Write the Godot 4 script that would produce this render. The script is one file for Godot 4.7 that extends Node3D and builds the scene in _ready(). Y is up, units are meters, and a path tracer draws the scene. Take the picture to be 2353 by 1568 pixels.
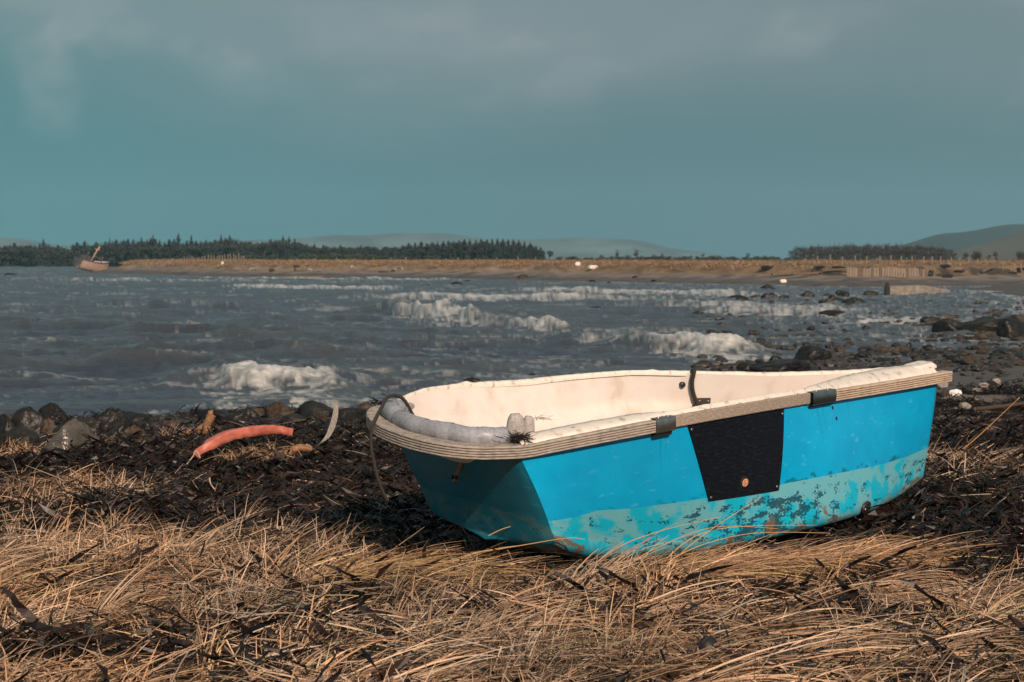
extends Node3D
# A dinghy on a wrack-strewn shore. Metres; the camera stands at the origin's side of the beach and looks along -z.

const SEA := -1.5
var noise := FastNoiseLite.new()
var rough_noise := FastNoiseLite.new()
var rng := RandomNumberGenerator.new()
var taken := {}
var M := {}

# ------------------------------------------------------------------ helpers
func numbered(called: String) -> String:
	if not taken.has(called):
		taken[called] = 0
		return called
	taken[called] += 1
	return "%s_%03d" % [called, taken[called]]

func tag(o: Node, label := "", category := "", group := "", kind := "") -> Node:
	if label: o.set_meta("label", label)
	if category: o.set_meta("category", category)
	if group: o.set_meta("group", group)
	if kind: o.set_meta("kind", kind)
	return o

func thing(called: String, label: String, category: String, at := Vector3.ZERO, group := "") -> Node3D:
	var o := Node3D.new()
	o.name = numbered(called)
	add_child(o)
	o.position = at
	tag(o, label, category, group)
	return o

func put(called: String, mesh: Mesh, material: Material, parent: Node = null) -> MeshInstance3D:
	var o := MeshInstance3D.new()
	o.mesh = mesh
	o.material_override = material
	if parent == null:
		o.name = numbered(called)
		add_child(o)
	else:
		o.name = called
		parent.add_child(o, true)
	return o

func copy_of(o: Node3D, at: Transform3D, label := "", group := "") -> Node3D:
	var c: Node3D = o.duplicate()
	var base: String = String(o.name)
	if base.length() > 4 and base[base.length() - 4] == "_" and base.right(3).is_valid_int(): base = base.left(-4)
	c.name = numbered(base)
	add_child(c)
	c.transform = at
	if label: c.set_meta("label", label)
	if group: c.set_meta("group", group)
	return c

func surf() -> SurfaceTool:
	var st := SurfaceTool.new()
	st.begin(Mesh.PRIMITIVE_TRIANGLES)
	return st

func done(st: SurfaceTool) -> ArrayMesh:
	st.generate_normals()
	return st.commit()

func tri(st: SurfaceTool, a: Vector3, b: Vector3, c: Vector3) -> void:
	st.add_vertex(a); st.add_vertex(b); st.add_vertex(c)

# rows of points joined to a sheet; uv runs along rows (v) and columns (u)
func sheet(st: SurfaceTool, rows: Array, smooth := true, uvs: Array = [], flip := false) -> void:
	st.set_smooth_group(0 if smooth else -1)
	var n: int = rows.size()
	for i in n - 1:
		var a: PackedVector3Array = rows[i]
		var b: PackedVector3Array = rows[i + 1]
		var m: int = a.size()
		for j in m - 1:
			var p := [a[j], a[j + 1], b[j + 1], b[j]]
			var t := []
			if uvs.size():
				t = [uvs[i][j], uvs[i][j + 1], uvs[i + 1][j + 1], uvs[i + 1][j]]
			else:
				t = [Vector2(float(j) / (m - 1), float(i) / (n - 1)), Vector2(float(j + 1) / (m - 1), float(i) / (n - 1)), Vector2(float(j + 1) / (m - 1), float(i + 1) / (n - 1)), Vector2(float(j) / (m - 1), float(i + 1) / (n - 1))]
			var order := [0, 2, 1, 0, 3, 2] if flip else [0, 1, 2, 0, 2, 3]
			for k in order:
				st.set_uv(t[k])
				st.add_vertex(p[k])

func loft_frame(path: PackedVector3Array, i: int) -> Vector3:
	var a := path[maxi(i - 1, 0)]
	var b := path[mini(i + 1, path.size() - 1)]
	return (b - a).normalized()

# a round tube of changing radius along a path
func tube(st: SurfaceTool, path: PackedVector3Array, radii: PackedFloat32Array, sides := 8, caps := true, squash := 1.0) -> void:
	var rows := []
	var n := path.size()
	var side := Vector3.UP.cross(loft_frame(path, 0))
	if side.length() < 0.1: side = Vector3.RIGHT.cross(loft_frame(path, 0))
	side = side.normalized()
	for i in n:
		var t := loft_frame(path, i)
		side = (side - t * side.dot(t)).normalized()
		var up := t.cross(side)
		var r: float = radii[i] if radii.size() == n else lerpf(radii[0], radii[radii.size() - 1], float(i) / (n - 1))
		var row := PackedVector3Array()
		for k in sides + 1:
			var a := TAU * k / sides
			row.append(path[i] + side * cos(a) * r + up * sin(a) * r * squash)
		rows.append(row)
	if caps:
		var first := PackedVector3Array(); var last := PackedVector3Array()
		for k in sides + 1:
			first.append(path[0]); last.append(path[n - 1])
		rows.push_front(first); rows.append(last)
	sheet(st, rows, true)

func bezier(pts: Array, n: int) -> PackedVector3Array:
	# a Catmull-Rom line through the points
	var out := PackedVector3Array()
	var m := pts.size()
	for i in n:
		var f := float(i) / (n - 1) * (m - 1)
		var k := mini(int(f), m - 2)
		var p0: Vector3 = pts[maxi(k - 1, 0)]; var p1: Vector3 = pts[k]; var p2: Vector3 = pts[k + 1]; var p3: Vector3 = pts[mini(k + 2, m - 1)]
		out.append(p1.cubic_interpolate(p2, p0, p3, f - k))
	return out

# sweep a profile (pairs out, up) along a path with given out and up vectors
func sweep(st: SurfaceTool, path: PackedVector3Array, outs: PackedVector3Array, ups: PackedVector3Array, profile: Array, smooth := false) -> void:
	var rows := []
	for i in path.size():
		var row := PackedVector3Array()
		for q in profile:
			row.append(path[i] + outs[i] * q[0] + ups[i] * q[1])
		row.append(row[0])
		rows.append(row)
	sheet(st, rows, smooth)
	st.set_smooth_group(-1)
	for e in [0, path.size() - 1]:
		var row: PackedVector3Array = rows[e]
		var mid := Vector3.ZERO
		for k in row.size() - 1: mid += row[k]
		mid /= row.size() - 1
		for k in row.size() - 1: tri(st, mid, row[k], row[k + 1])

func box(st: SurfaceTool, t: Transform3D, size: Vector3, bevel := 0.004) -> void:
	# a box whose edges are chamfered
	st.set_smooth_group(-1)
	var h := size / 2
	bevel = minf(bevel, minf(h.x, minf(h.y, h.z)) * 0.8)
	var ring := func(y: float, inset: float) -> PackedVector3Array:
		var r := PackedVector3Array()
		var x := h.x - inset; var z := h.z - inset
		var c := bevel
		for q in [[x, z - c], [x - c, z], [-x + c, z], [-x, z - c], [-x, -z + c], [-x + c, -z], [x - c, -z], [x, -z + c], [x, z - c]]:
			r.append(t * Vector3(q[0], y, q[1]))
		return r
	var rows := [ring.call(-h.y, bevel), ring.call(-h.y + bevel, 0.0), ring.call(h.y - bevel, 0.0), ring.call(h.y, bevel)]
	sheet(st, rows, false)
	for e in [0, 3]:
		var r: PackedVector3Array = rows[e]
		for k in range(1, 7): tri(st, r[0], r[k], r[k + 1])

func knot(v: float, xs: Array, ys: Array) -> float:
	if v <= xs[0]: return ys[0]
	for i in range(1, xs.size()):
		if v <= xs[i]: return lerpf(ys[i - 1], ys[i], (v - xs[i - 1]) / (xs[i] - xs[i - 1]))
	return ys[ys.size() - 1]

func n2(x: float, y: float) -> float: return noise.get_noise_2d(x, y)

func srgb(r: float, g: float, b: float) -> Color: return Color(r, g, b).linear_to_srgb()

func mat(r: float, g: float, b: float, roughness := 0.8, metallic := 0.0) -> StandardMaterial3D:
	var m := StandardMaterial3D.new()
	m.albedo_color = srgb(r, g, b)
	m.roughness = roughness
	m.metallic = metallic
	return m

func noise_texture(freq: float, seed_: int, stops: Array, size := 512, octaves := 5, normal := 0.0, stretch := false) -> NoiseTexture2D:
	var f := FastNoiseLite.new()
	f.seed = seed_
	f.noise_type = FastNoiseLite.TYPE_SIMPLEX_SMOOTH
	f.frequency = freq
	f.fractal_octaves = octaves
	var t := NoiseTexture2D.new()
	t.width = size; t.height = size
	t.seamless = true
	t.noise = f
	if normal > 0.0:
		t.as_normal_map = true
		t.bump_strength = normal
	elif stops.size():
		var g := Gradient.new()
		var o := PackedFloat32Array(); var c := PackedColorArray()
		for s in stops:
			o.append(s[0]); c.append(s[1])
		g.offsets = o; g.colors = c
		t.color_ramp = g
	return t

func grain(m: StandardMaterial3D, tex: Texture2D, scale_: float, world := false) -> StandardMaterial3D:
	m.albedo_texture = tex
	m.uv1_triplanar = true
	m.uv1_world_triplanar = world
	m.uv1_scale = Vector3.ONE * scale_
	return m

func gray(v: float) -> Color: return Color(v, v, v)

# ------------------------------------------------------------------ the shape of the shore
const NEAR_X := [-60.0, -9.0, -2.7, 0.3, 6.6, 12.0, 18.0, 24.0, 31.0, 40.0, 60.0]
const NEAR_D := [30.0, 35.8, 40.6, 48.0, 54.0, 60.0, 69.0, 86.0, 112.0, 155.0, 215.0]
const FAR_X := [-1200.0, -92.0, -84.0, -60.0, -46.0, -11.0, 17.0, 36.0, 60.0]
const FAR_D := [1090.0, 1060.0, 392.0, 345.0, 311.0, 285.0, 236.0, 203.0, 215.0]

func ground_h(x: float, d: float) -> float:
	var ds := knot(x, NEAR_X, NEAR_D)
	var df := knot(x, FAR_X, FAR_D)
	var h: float
	if d < ds + 8.0 or d < (ds + df) * 0.5:
		var u := (d - 15.0) / (ds - 15.0)
		h = knot(u, [0.0, 0.06, 0.14, 0.26, 0.5, 1.0], [0.0, -0.06, -0.28, -0.52, -0.85, -1.5])
		if x > 4.0 and u > 0.45: h = lerpf(h, knot(u, [0.45, 0.6, 0.75, 1.0], [-0.86, -1.22, -1.38, -1.5]), smoothstep(4.0, 9.0, x)) + 0.13 * n2(x * 0.16, d * 0.10) * smoothstep(0.45, 0.7, u)
		if u > 1.0: h = -1.5 - minf((d - ds) * (0.05 if x < 6.0 else 0.012), 2.0)
		if x > 40.0: h = maxf(h, -1.5 + clampf((x - 40.0) * 0.05, 0.0, 1.6))
		if d < 20.0:
			h += 0.11 * exp(-pow((x + 1.65) / 1.2, 2.0) - pow((d - 14.9) / 1.5, 2.0))
			h -= 0.12 * exp(-pow((x + 0.02) / 0.42, 2.0) - pow((d - 9.75) / 0.40, 2.0))
			h += 0.13 * exp(-pow((x - 2.75) / 0.9, 2.0) - pow((d - 11.9) / 1.2, 2.0))
			h -= 0.10 * exp(-pow((x + 3.9) / 0.9, 2.0) - pow((d - 15.4) / 1.4, 2.0))
			h += 0.035 * n2(x * 1.1, d * 1.1) + 0.022 * n2(x * 3.1 + 40.0, d * 3.1)
			# pressed down under the boat
			h -= 0.07 * exp(-pow((x - 0.9) / 1.1, 2.0) - pow((d - 9.9) / 0.55, 2.0))
		elif d < ds:
			h += 0.10 * n2(x * 0.25 + 9.0, d * 0.25) + 0.05 * n2(x * 0.9, d * 0.9 + 30.0)
	else:
		var t := d - df
		if x < -78.0 and d < 1055.0: t = minf(t, (x + 93.0) * 1.1)
		var edge := 3.0 * n2(x * 0.05, 7.0) + 1.5 * n2(x * 0.25, 17.0)
		h = knot(t + (edge if t > 5.0 else 0.0), [-60.0, 0.0, 12.0, 16.0, 19.0, 24.0, 60.0], [-3.5, -1.5, -0.72, -0.45, 0.35, 0.72, 0.78])
		if t > 10.0: h += 0.12 * n2(x * 0.12, d * 0.12 + 50.0) + 0.08 * n2(x * 0.5, d * 0.5)
		if d > 900.0: h -= (d - 900.0) * 0.002
		h = maxf(h, -4.0)
	return h

func g3(x: float, d: float, up := 0.0) -> Vector3: return Vector3(x, ground_h(x, d) + up, -d)

# where a point of the 2353 x 1568 survey picture meets the ground (or the sea)
func spot(u: float, v: float) -> Vector3:
	var slope := (v - 592.0) / 4570.0
	var d := 6.0
	var step := 0.1
	for i in 900:
		var h := maxf(ground_h((u - 1176.0) / 4570.0 * d, d), SEA)
		if 1.5 - slope * d <= h: break
		d += step
		step = maxf(0.05, d * 0.006)
	var x := (u - 1176.0) / 4570.0 * d
	return Vector3(x, maxf(ground_h(x, d), SEA), -d)

# ------------------------------------------------------------------ sky
func make_sky() -> PanoramaSkyMaterial:
	var w := 3072; var h := 1536
	var f := FastNoiseLite.new()
	f.seed = 11; f.noise_type = FastNoiseLite.TYPE_SIMPLEX_SMOOTH; f.frequency = 1.0; f.fractal_octaves = 5
	var data := PackedFloat32Array()
	data.resize(w * h * 3)
	var px_of := 0.0
	for j in h:
		var el := (0.5 - (j + 0.5) / h) * PI
		var y := sin(el); var c := cos(el)
		var deg := rad_to_deg(el)
		var fine := deg > -1.0 and deg < 16.0
		var step := 1 if fine else 4
		var i := 0
		while i < w:
			var az := wrapf((i + 0.5) / w * TAU, -PI, PI)
			var col := Vector3(0.094, 0.192, 0.216)
			if deg >= 0.0:
				var k := clampf(deg / 90.0, 0.0, 1.0)
				var x := sin(az) * c; var z := cos(az) * c
				# stretched cloud sheet
				var s := f.get_noise_3d(x * 3.2, y * 11.0, z * 3.2)
				var s2 := f.get_noise_3d(x * 1.3 + 5.0, y * 4.0, z * 1.3)
				var rise := smoothstep(2.2, 8.0, deg + 4.6 * s2 + 1.6 * s)
				col = col.lerp(Vector3(0.248, 0.298, 0.322), rise * 0.92)
				col = col.lerp(Vector3(0.25, 0.295, 0.318), smoothstep(7.0, 30.0, deg) * 0.85)
				# teal gaps to the left, greyer to the right, repeating round the horizon
				var side := sin(az * 4.0 - 0.12)
				col = col.lerp(Vector3(0.092, 0.255, 0.272), clampf(-side, 0.0, 1.0) * 0.75 * (1.0 - rise * 0.6))
				col = col.lerp(Vector3(0.150, 0.218, 0.234), clampf(side * 0.6 + 0.4, 0.0, 1.0) * 0.55)
				# pale wisps
				var wsp := f.get_noise_3d(x * 9.0 + 3.0, y * 17.0, z * 9.0)
				var wisp := smoothstep(0.10, 0.5, wsp + 0.45 * s) * smoothstep(3.0, 5.5, deg)
				col += Vector3(0.035, 0.026, 0.025) * wisp
				var bx := rad_to_deg(az) + 1.5 * f.get_noise_3d(x * 7.0, y * 9.0, z * 7.0) + 0.5 * f.get_noise_3d(x * 30.0, y * 30.0, z * 30.0 + 5.0)
				var by := deg + 1.0 * f.get_noise_3d(x * 7.0 + 9.0, y * 9.0, z * 7.0) + 0.4 * f.get_noise_3d(x * 30.0, y * 30.0 + 7.0, z * 30.0)
				for q in [[-12.9, 5.0, 0.5, 1.0, 0.75], [-12.0, 5.9, 1.2, 0.35, 0.75], [-13.5, 4.4, 0.45, 0.7, 0.9], [-12.4, 5.75, 0.9, 0.25, 0.8], [-8.7, 5.9, 1.1, 0.4, 0.9], [-3.0, 6.4, 3.2, 0.55, 0.6], [1.0, 5.9, 2.6, 0.4, 0.4], [7.5, 6.6, 3.0, 0.6, 0.4]]:
					var da: float = (bx - q[0]) / q[2]
					var de: float = (by - q[1]) / q[3]
					var e: float = exp(-(da * da + de * de)) * q[4]
					if e > 0.02: col += Vector3(0.085, 0.058, 0.055) * e * clampf(0.9 + 1.1 * f.get_noise_3d(x * 26.0, y * 34.0, z * 26.0), 0.2, 1.5)
			else:
				col = Vector3(0.12, 0.15, 0.15)
			for m in mini(step, w - i):
				var o := (j * w + i + m) * 3
				data[o] = col.x; data[o + 1] = col.y; data[o + 2] = col.z
			i += step
	var im := Image.create_from_data(w, h, false, Image.FORMAT_RGBF, data.to_byte_array())
	var p := PanoramaSkyMaterial.new()
	p.panorama = ImageTexture.create_from_image(im)
	return p

# ------------------------------------------------------------------ land and sea sheets
func fan_columns(dense: float, step: float, wide: float) -> PackedFloat32Array:
	var out := PackedFloat32Array()
	var a := -wide
	while a < wide:
		out.append(a)
		a += step if absf(a) < dense else step * 8.0
	out.append(wide)
	return out

func grid_mesh(cols: PackedFloat32Array, rows: PackedFloat32Array, pts: PackedVector3Array, colors: PackedColorArray) -> ArrayMesh:
	var nc := cols.size(); var nr := rows.size()
	var normals := PackedVector3Array(); normals.resize(pts.size())
	var idx := PackedInt32Array(); idx.resize((nc - 1) * (nr - 1) * 6)
	var o := 0
	for j in nr:
		var j0 := maxi(j - 1, 0) * nc; var j1 := mini(j + 1, nr - 1) * nc
		for i in nc:
			var a := pts[j * nc + mini(i + 1, nc - 1)] - pts[j * nc + maxi(i - 1, 0)]
			var b := pts[j1 + i] - pts[j0 + i]
			normals[j * nc + i] = a.cross(b).normalized()
			if i < nc - 1 and j < nr - 1:
				var k := j * nc + i
				idx[o] = k; idx[o + 1] = k + nc; idx[o + 2] = k + 1
				idx[o + 3] = k + 1; idx[o + 4] = k + nc; idx[o + 5] = k + nc + 1
				o += 6
	var arr := []
	arr.resize(Mesh.ARRAY_MAX)
	arr[Mesh.ARRAY_VERTEX] = pts
	arr[Mesh.ARRAY_NORMAL] = normals
	arr[Mesh.ARRAY_COLOR] = colors
	arr[Mesh.ARRAY_INDEX] = idx
	var m := ArrayMesh.new()
	m.add_surface_from_arrays(Mesh.PRIMITIVE_TRIANGLES, arr)
	return m

func land_color(x: float, d: float, h: float) -> Color:
	var n := n2(x * 0.6, d * 0.6)
	var fine := n2(x * 4.0, d * 4.0 + 11.0)
	var sand := Vector3(0.20, 0.165, 0.14)
	var ds := knot(x, NEAR_X, NEAR_D)
	if d < ds + 8.0 or (d < 190.0 and x > 20.0):
		if d < 17.5:
			var dark := Vector3(0.020, 0.015, 0.011)
			var soil := Vector3(0.038, 0.028, 0.02)
			var c := dark.lerp(soil, clampf(0.4 + n + fine, 0.0, 1.0))
			var s := 0.0
			for q in [[-1.75, 7.35, 0.42, 0.3], [1.4, 8.75, 0.3, 0.22], [2.05, 9.3, 0.4, 0.22], [1.75, 12.6, 0.5, 0.3], [3.3, 14.5, 0.9, 0.6], [-0.75, 15.6, 0.8, 0.4]]:
				s = maxf(s, 1.3 - pow((x - q[0]) / q[2], 2.0) - pow((d - q[1]) / q[3], 2.0) + fine * 0.8)
			s = clampf(s * 2.0, 0.0, 1.0)
			c = c.lerp(sand * 1.15, s)
			return Color(c.x, c.y, c.z)
		var wet := clampf((SEA + 0.75 - h) * 2.0, 0.0, 1.0)
		var c2 := (sand * 0.8).lerp(Vector3(0.085, 0.083, 0.086), wet)
		var wrack := smoothstep(0.05, 0.3, n2(x * 0.25, d * 0.9 + 70.0) + 0.4 * fine) * (1.0 - wet * 0.5)
		if d < 36.0: c2 = c2.lerp(Vector3(0.035, 0.026, 0.02), wrack * 0.85)
		else: c2 = c2.lerp(Vector3(0.06, 0.05, 0.045), wrack * 0.5)
		return Color(c2.x, c2.y, c2.z)
	# far shore
	var f1 := n2(x * 0.35, d * 0.12)
	if h < -0.5:
		var c3 := Vector3(0.11, 0.095, 0.088).lerp(Vector3(0.25, 0.20, 0.17), smoothstep(-1.15, -0.8, h + 0.15 * f1))
		c3 = c3.lerp(Vector3(0.05, 0.04, 0.035), smoothstep(0.0, 0.4, n2(x * 0.2, d * 0.7)) * 0.75)
		return Color(c3.x, c3.y, c3.z)
	var grass := Vector3(0.30, 0.20, 0.11).lerp(Vector3(0.17, 0.11, 0.06), clampf(0.5 + f1 + 0.6 * n2(x * 1.2, d * 0.3), 0.0, 1.0))
	if h < 0.55 and x < 10.0:
		grass = grass.lerp(Vector3(0.36, 0.28, 0.22), smoothstep(0.0, 0.35, n2(x * 0.5, h * 5.0 + 3.0)) * 0.7)
	if h < 0.3 and x > 34.0:
		grass = grass.lerp(Vector3(0.035, 0.025, 0.018), smoothstep(-0.1, 0.2, n2(x * 0.3, 4.0)) * 0.9)
	var df := knot(x, FAR_X, FAR_D)
	var back := smoothstep(35.0, 75.0, d - df)
	grass = grass.lerp(Vector3(0.085, 0.06, 0.036) if x > 5.0 else Vector3(0.05, 0.06, 0.03), back * 0.8)
	return Color(grass.x, grass.y, grass.z)

func build_land() -> void:
	var cols := fan_columns(0.33, 0.0022, 0.95)
	var rows := PackedFloat32Array()
	var d := 1.5
	while d < 3900.0:
		rows.append(d)
		if d < 20.0: d += 0.06 if d > 6.0 else 0.3
		elif d < 180.0: d *= 1.012
		elif d < 330.0: d += 1.4
		elif d < 420.0: d += 3.0
		else: d *= 1.05
	var pts := PackedVector3Array(); var colors := PackedColorArray()
	pts.resize(cols.size() * rows.size()); colors.resize(pts.size())
	var o := 0
	for r in rows:
		for a in cols:
			var x := tan(a) * r
			var h := ground_h(x, r)
			pts[o] = Vector3(x, h, -r)
			colors[o] = land_color(x, r, h)
			o += 1
	var m := mat(1, 1, 1, 0.9)
	m.vertex_color_use_as_albedo = true
	grain(m, noise_texture(0.02, 5, [[0.0, gray(0.55)], [0.45, gray(0.85)], [0.6, gray(0.98)], [1.0, gray(1.0)]], 512, 6), 1.3, true)
	m.normal_enabled = true
	m.normal_texture = noise_texture(0.03, 9, [], 512, 6, 6.0)
	m.normal_scale = 0.8
	tag(put("ground", grid_mesh(cols, rows, pts, colors), m), "dark wrack and sand shore running back to tan dune grass", "ground", "", "structure")

# breakers: [x0, d0, x1, d1, height, length of the face, foam, where the crest breaks 0..1]
const BREAKERS := [
	[-8.6, 47.5, -3.5, 45.0, 0.56, 2.4, 1.15, 0.22], [-9.5, 38.6, -2.2, 41.5, 0.10, 0.9, 0.55, 0.5], [-16.0, 56.0, -7.0, 54.0, 0.42, 2.6, 0.12, 0.6],
	[-8.2, 112.0, -0.6, 90.0, 0.75, 3.6, 1.0, 0.2], [-0.8, 90.0, 2.6, 79.0, 0.5, 2.6, 0.9, 0.0], [3.4, 66.0, 7.8, 61.0, 0.55, 2.4, 1.1, 0.1], [1.2, 72.0, 4.6, 68.0, 0.40, 2.0, 0.8, 0.2],
	[-17.0, 152.0, 12.0, 138.0, 0.42, 3.6, 1.05, 0.1], [-6.0, 186.0, 22.0, 160.0, 0.3, 4.0, 1.05, 0.1], [-36.0, 205.0, -8.0, 188.0, 0.4, 4.5, 1.0, 0.15],
	[-80.0, 270.0, -20.0, 240.0, 0.35, 4.0, 0.7, 0.2], [-75.0, 205.0, -40.0, 190.0, 0.5, 6.0, 0.45, 0.5], [8.0, 116.0, 18.0, 101.0, 0.35, 3.0, 0.8, 0.2], [-28.0, 128.0, -14.0, 118.0, 0.45, 4.5, 0.35, 0.5],
	[13.0, 88.0, 21.0, 97.0, 0.16, 1.6, 0.9, 0.1], [-260.0, 760.0, -128.0, 740.0, 2.2, 12.0, 2.2, 0.0], [-240.0, 860.0, -150.0, 850.0, 2.4, 14.0, 2.2, 0.0], [-22.0, 82.0, -9.0, 78.0, 0.4, 3.2, 0.16, 0.6], [-14.0, 66.0, -4.0, 62.0, 0.32, 2.6, 0.14, 0.5],
	[4.0, 130.0, 20.0, 112.0, 0.3, 3.4, 0.7, 0.2], [-60.0, 300.0, 0.0, 262.0, 0.2, 4.0, 0.9, 0.1], [-2.0, 52.0, 4.0, 57.0, 0.10, 1.0, 0.5, 0.2],
]

func build_sea() -> void:
	var cols := fan_columns(0.275, 0.00068, 0.9)
	var rows := PackedFloat32Array()
	var d := 26.0
	while d < 3800.0:
		rows.append(d)
		d += clampf(d * d / 8200.0, 0.16, 3.2) if d < 420.0 else (6.0 if d < 900.0 else (d - 800.0) * 0.08)
	var pts := PackedVector3Array(); var colors := PackedColorArray()
	pts.resize(cols.size() * rows.size()); colors.resize(pts.size())
	var deep := Vector3(0.026, 0.033, 0.054)
	var silt := Vector3(0.052, 0.056, 0.060)
	var froth := Vector3(0.60, 0.585, 0.55)
	var o := 0
	for r in rows:
		var chop := clampf(1.3 - r / 420.0, 0.25, 1.0)
		for a in cols:
			var x := tan(a) * r
			var ds := knot(x, NEAR_X, NEAR_D)
			var df := knot(x, FAR_X, FAR_D)
			var shelf := clampf(minf((r - ds) / 14.0, (df - r) / 22.0), 0.0, 1.0)
			if r < ds - 9.0 or (r > df + 14.0 and r < 900.0 and x > -90.0):
				pts[o] = Vector3(x, SEA - 0.3, -r); colors[o] = Color(deep.x, deep.y, deep.z)
				o += 1
				continue
			# long swells with bent crests, then wind chop, then ripples
			var sw := n2(x * 0.085 + 0.02 * r, r * 0.30 + 1.2 * n2(x * 0.05, 3.0))
			var w := n2(x * 0.30 + 0.05 * r, r * 0.62)
			var h := (0.26 * sw + 0.12 * w) * (0.2 + 0.8 * shelf)
			var w2 := n2(x * 0.9 + 30.0, r * 1.5)
			if r < 260.0: h += (0.065 * w2 + 0.035 * n2(x * 2.6, r * 4.2 + 9.0)) * chop * (0.3 + 0.7 * shelf)
			var bend := n2(x * 0.30 + 11.0, r * 0.04)
			var ragged := n2(x * 1.3, r * 0.2)
			var foam := 0.0
			var trail := 0.0
			for q in BREAKERS:
				if r < minf(q[1], q[3]) - q[5] * 5.0 or r > maxf(q[1], q[3]) + q[5] * 4.0: continue
				var t: float = (x - q[0]) / (q[2] - q[0])
				if t < -0.25 or t > 1.2: continue
				var line: float = lerpf(q[1], q[3], t) + q[5] * (0.75 * bend + 0.22 * ragged)
				var along: float = (line - r) / q[5]
				var ends: float = smoothstep(-0.22, 0.35, t) * (1.0 - smoothstep(0.72, 1.15, t))
				# steep towards the shore, long behind
				var e: float = along / (0.65 if along > 0.0 else 1.5)
				h += q[4] * exp(-e * e) * ends * (0.9 + 0.12 * ragged)
				var broke: float = smoothstep(q[7] - 0.15, q[7] + 0.3, t) * ends * q[6]
				if along > -0.9 and along < 4.0:
					foam = maxf(foam, broke * smoothstep(-0.55, 0.0, along) * (1.0 - smoothstep(0.1, 1.5, along)))
					trail = maxf(trail, broke * smoothstep(-0.9, 0.2, along) * (1.0 - smoothstep(0.8, 4.0, along)))
			var lace := rough_noise.get_noise_3d(x * 0.9, h * 2.0, r * 0.8)
			var fine := rough_noise.get_noise_3d(x * 3.4 + 77.0, h * 5.0, r * 2.2)
			var web := 1.0 - 3.4 * absf(rough_noise.get_noise_2d(x * 0.75 + 40.0 + fine * 0.3, r * 0.75))
			# thin streaks of old foam drawn out along the crests
			var old := smoothstep(0.30, 0.62, n2(x * 0.10 + 200.0, r * 0.30) * 0.55 + 0.35 * web + 0.30 * fine)
			var bed := ground_h(x, r)
			var depth := SEA + h - bed
			var wash := (1.0 - smoothstep(0.0, 0.25, depth)) * 0.22
			if x > 4.0 and r > 70.0: wash += 0.20 * smoothstep(4.0, 14.0, x)
			var core := smoothstep(0.30, 1.0, foam * 0.80 + 0.40 * lace + 0.34 * fine) * clampf(foam * 2.5, 0.0, 1.0)
			var torn := 0.72 * smoothstep(0.45, 1.05, trail * 0.55 + wash * 1.4 + web * 0.42 + fine * 0.45) * clampf(trail * 2.0 + wash * 4.0, 0.0, 1.0)
			var strength := clampf(maxf(maxf(core, torn), old * 0.30), 0.0, 1.0)
			h += core * 0.05 * (1.0 + fine)
			var c := deep.lerp(silt, clampf(0.40 + 0.8 * sw + 0.7 * h, 0.0, 1.0)).lerp(froth, strength)
			pts[o] = Vector3(x, SEA + h, -r)
			colors[o] = Color(c.x, c.y, c.z)
			o += 1
	var m := mat(1, 1, 1, 0.32)
	m.vertex_color_use_as_albedo = true
	m.metallic_specular = 0.33
	m.normal_enabled = true
	m.normal_texture = noise_texture(0.012, 21, [], 512, 5, 10.0)
	m.normal_scale = 0.9
	m.uv1_triplanar = true
	m.uv1_world_triplanar = true
	m.uv1_scale = Vector3(0.16, 0.16, 0.34)
	tag(put("sea", grid_mesh(cols, rows, pts, colors), m), "slate blue bay with breaking white capped waves", "sea", "", "structure")

func hill(called: String, label: String, spine: Array, color: Color, depth: float) -> void:
	# spine: [x, distance, crest height]; a ridge with a near and a far flank
	var st := surf()
	var rows := []
	var crest := PackedVector3Array()
	for i in 121:
		var f := float(i) / 120.0 * (spine.size() - 1)
		var k := mini(int(f), spine.size() - 2)
		var a: Array = spine[k]; var b: Array = spine[k + 1]
		var t := smoothstep(0.0, 1.0, f - k) * 0.5 + (f - k) * 0.5
		crest.append(Vector3(lerpf(a[0], b[0], f - k), lerpf(a[2], b[2], t), -lerpf(a[1], b[1], f - k)))
	for j in 17:
		var t := float(j) / 16.0 * 2.0 - 1.0
		var row := PackedVector3Array()
		for i in 121:
			var p := crest[i]
			var fall := 1.0 - pow(absf(t), 1.4)
			var bump := p.y * 0.10 * n2(p.x * 0.006 + t * 2.0, t * 5.0 + p.z * 0.001) * fall
			row.append(Vector3(p.x, -20.0 + (p.y + 20.0) * fall + bump, p.z - t * depth))
		rows.append(row)
	sheet(st, rows)
	var m := mat(color.r, color.g, color.b, 0.95)
	grain(m, noise_texture(0.01, 31, [[0.0, gray(0.6)], [0.5, gray(0.8)], [1.0, gray(1.0)]], 256, 5), 0.002, true)
	tag(put(called, done(st), m), label, "hill", "", "structure")

# ------------------------------------------------------------------ the dinghy: its lines (x forward, z to starboard)
const BEAM := [-0.63326, 3.06021, -4.32474, 1.47652, 0.51796]
const SHEER := [-0.11606, 0.76011, -1.18814, 0.71684, 0.44937]
const CHINE_BEAM := [5.05059, -11.46286, 7.18844, -1.25853, 0.49736]
const CHINE := [3.12409, -6.90745, 5.27443, -1.44023, 0.01403]
const BOAT_LONG := 3.0444
const STERN := [[-0.26, 0.553], [-0.40, 0.537], [-0.51, 0.485], [-0.585, 0.36], [-0.615, 0.18], [-0.61, 0.0], [-0.58, -0.18], [-0.51, -0.35], [-0.40, -0.48], [-0.28, -0.545], [-0.15, -0.575]]

func poly(c: Array, s: float) -> float: return (((c[0] * s + c[1]) * s + c[2]) * s + c[3]) * s + c[4]

func rim_lift(z: float) -> float: return 0.055 * pow(clampf((0.5 - z) / 0.95, 0.0, 1.0), 2.0)

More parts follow.
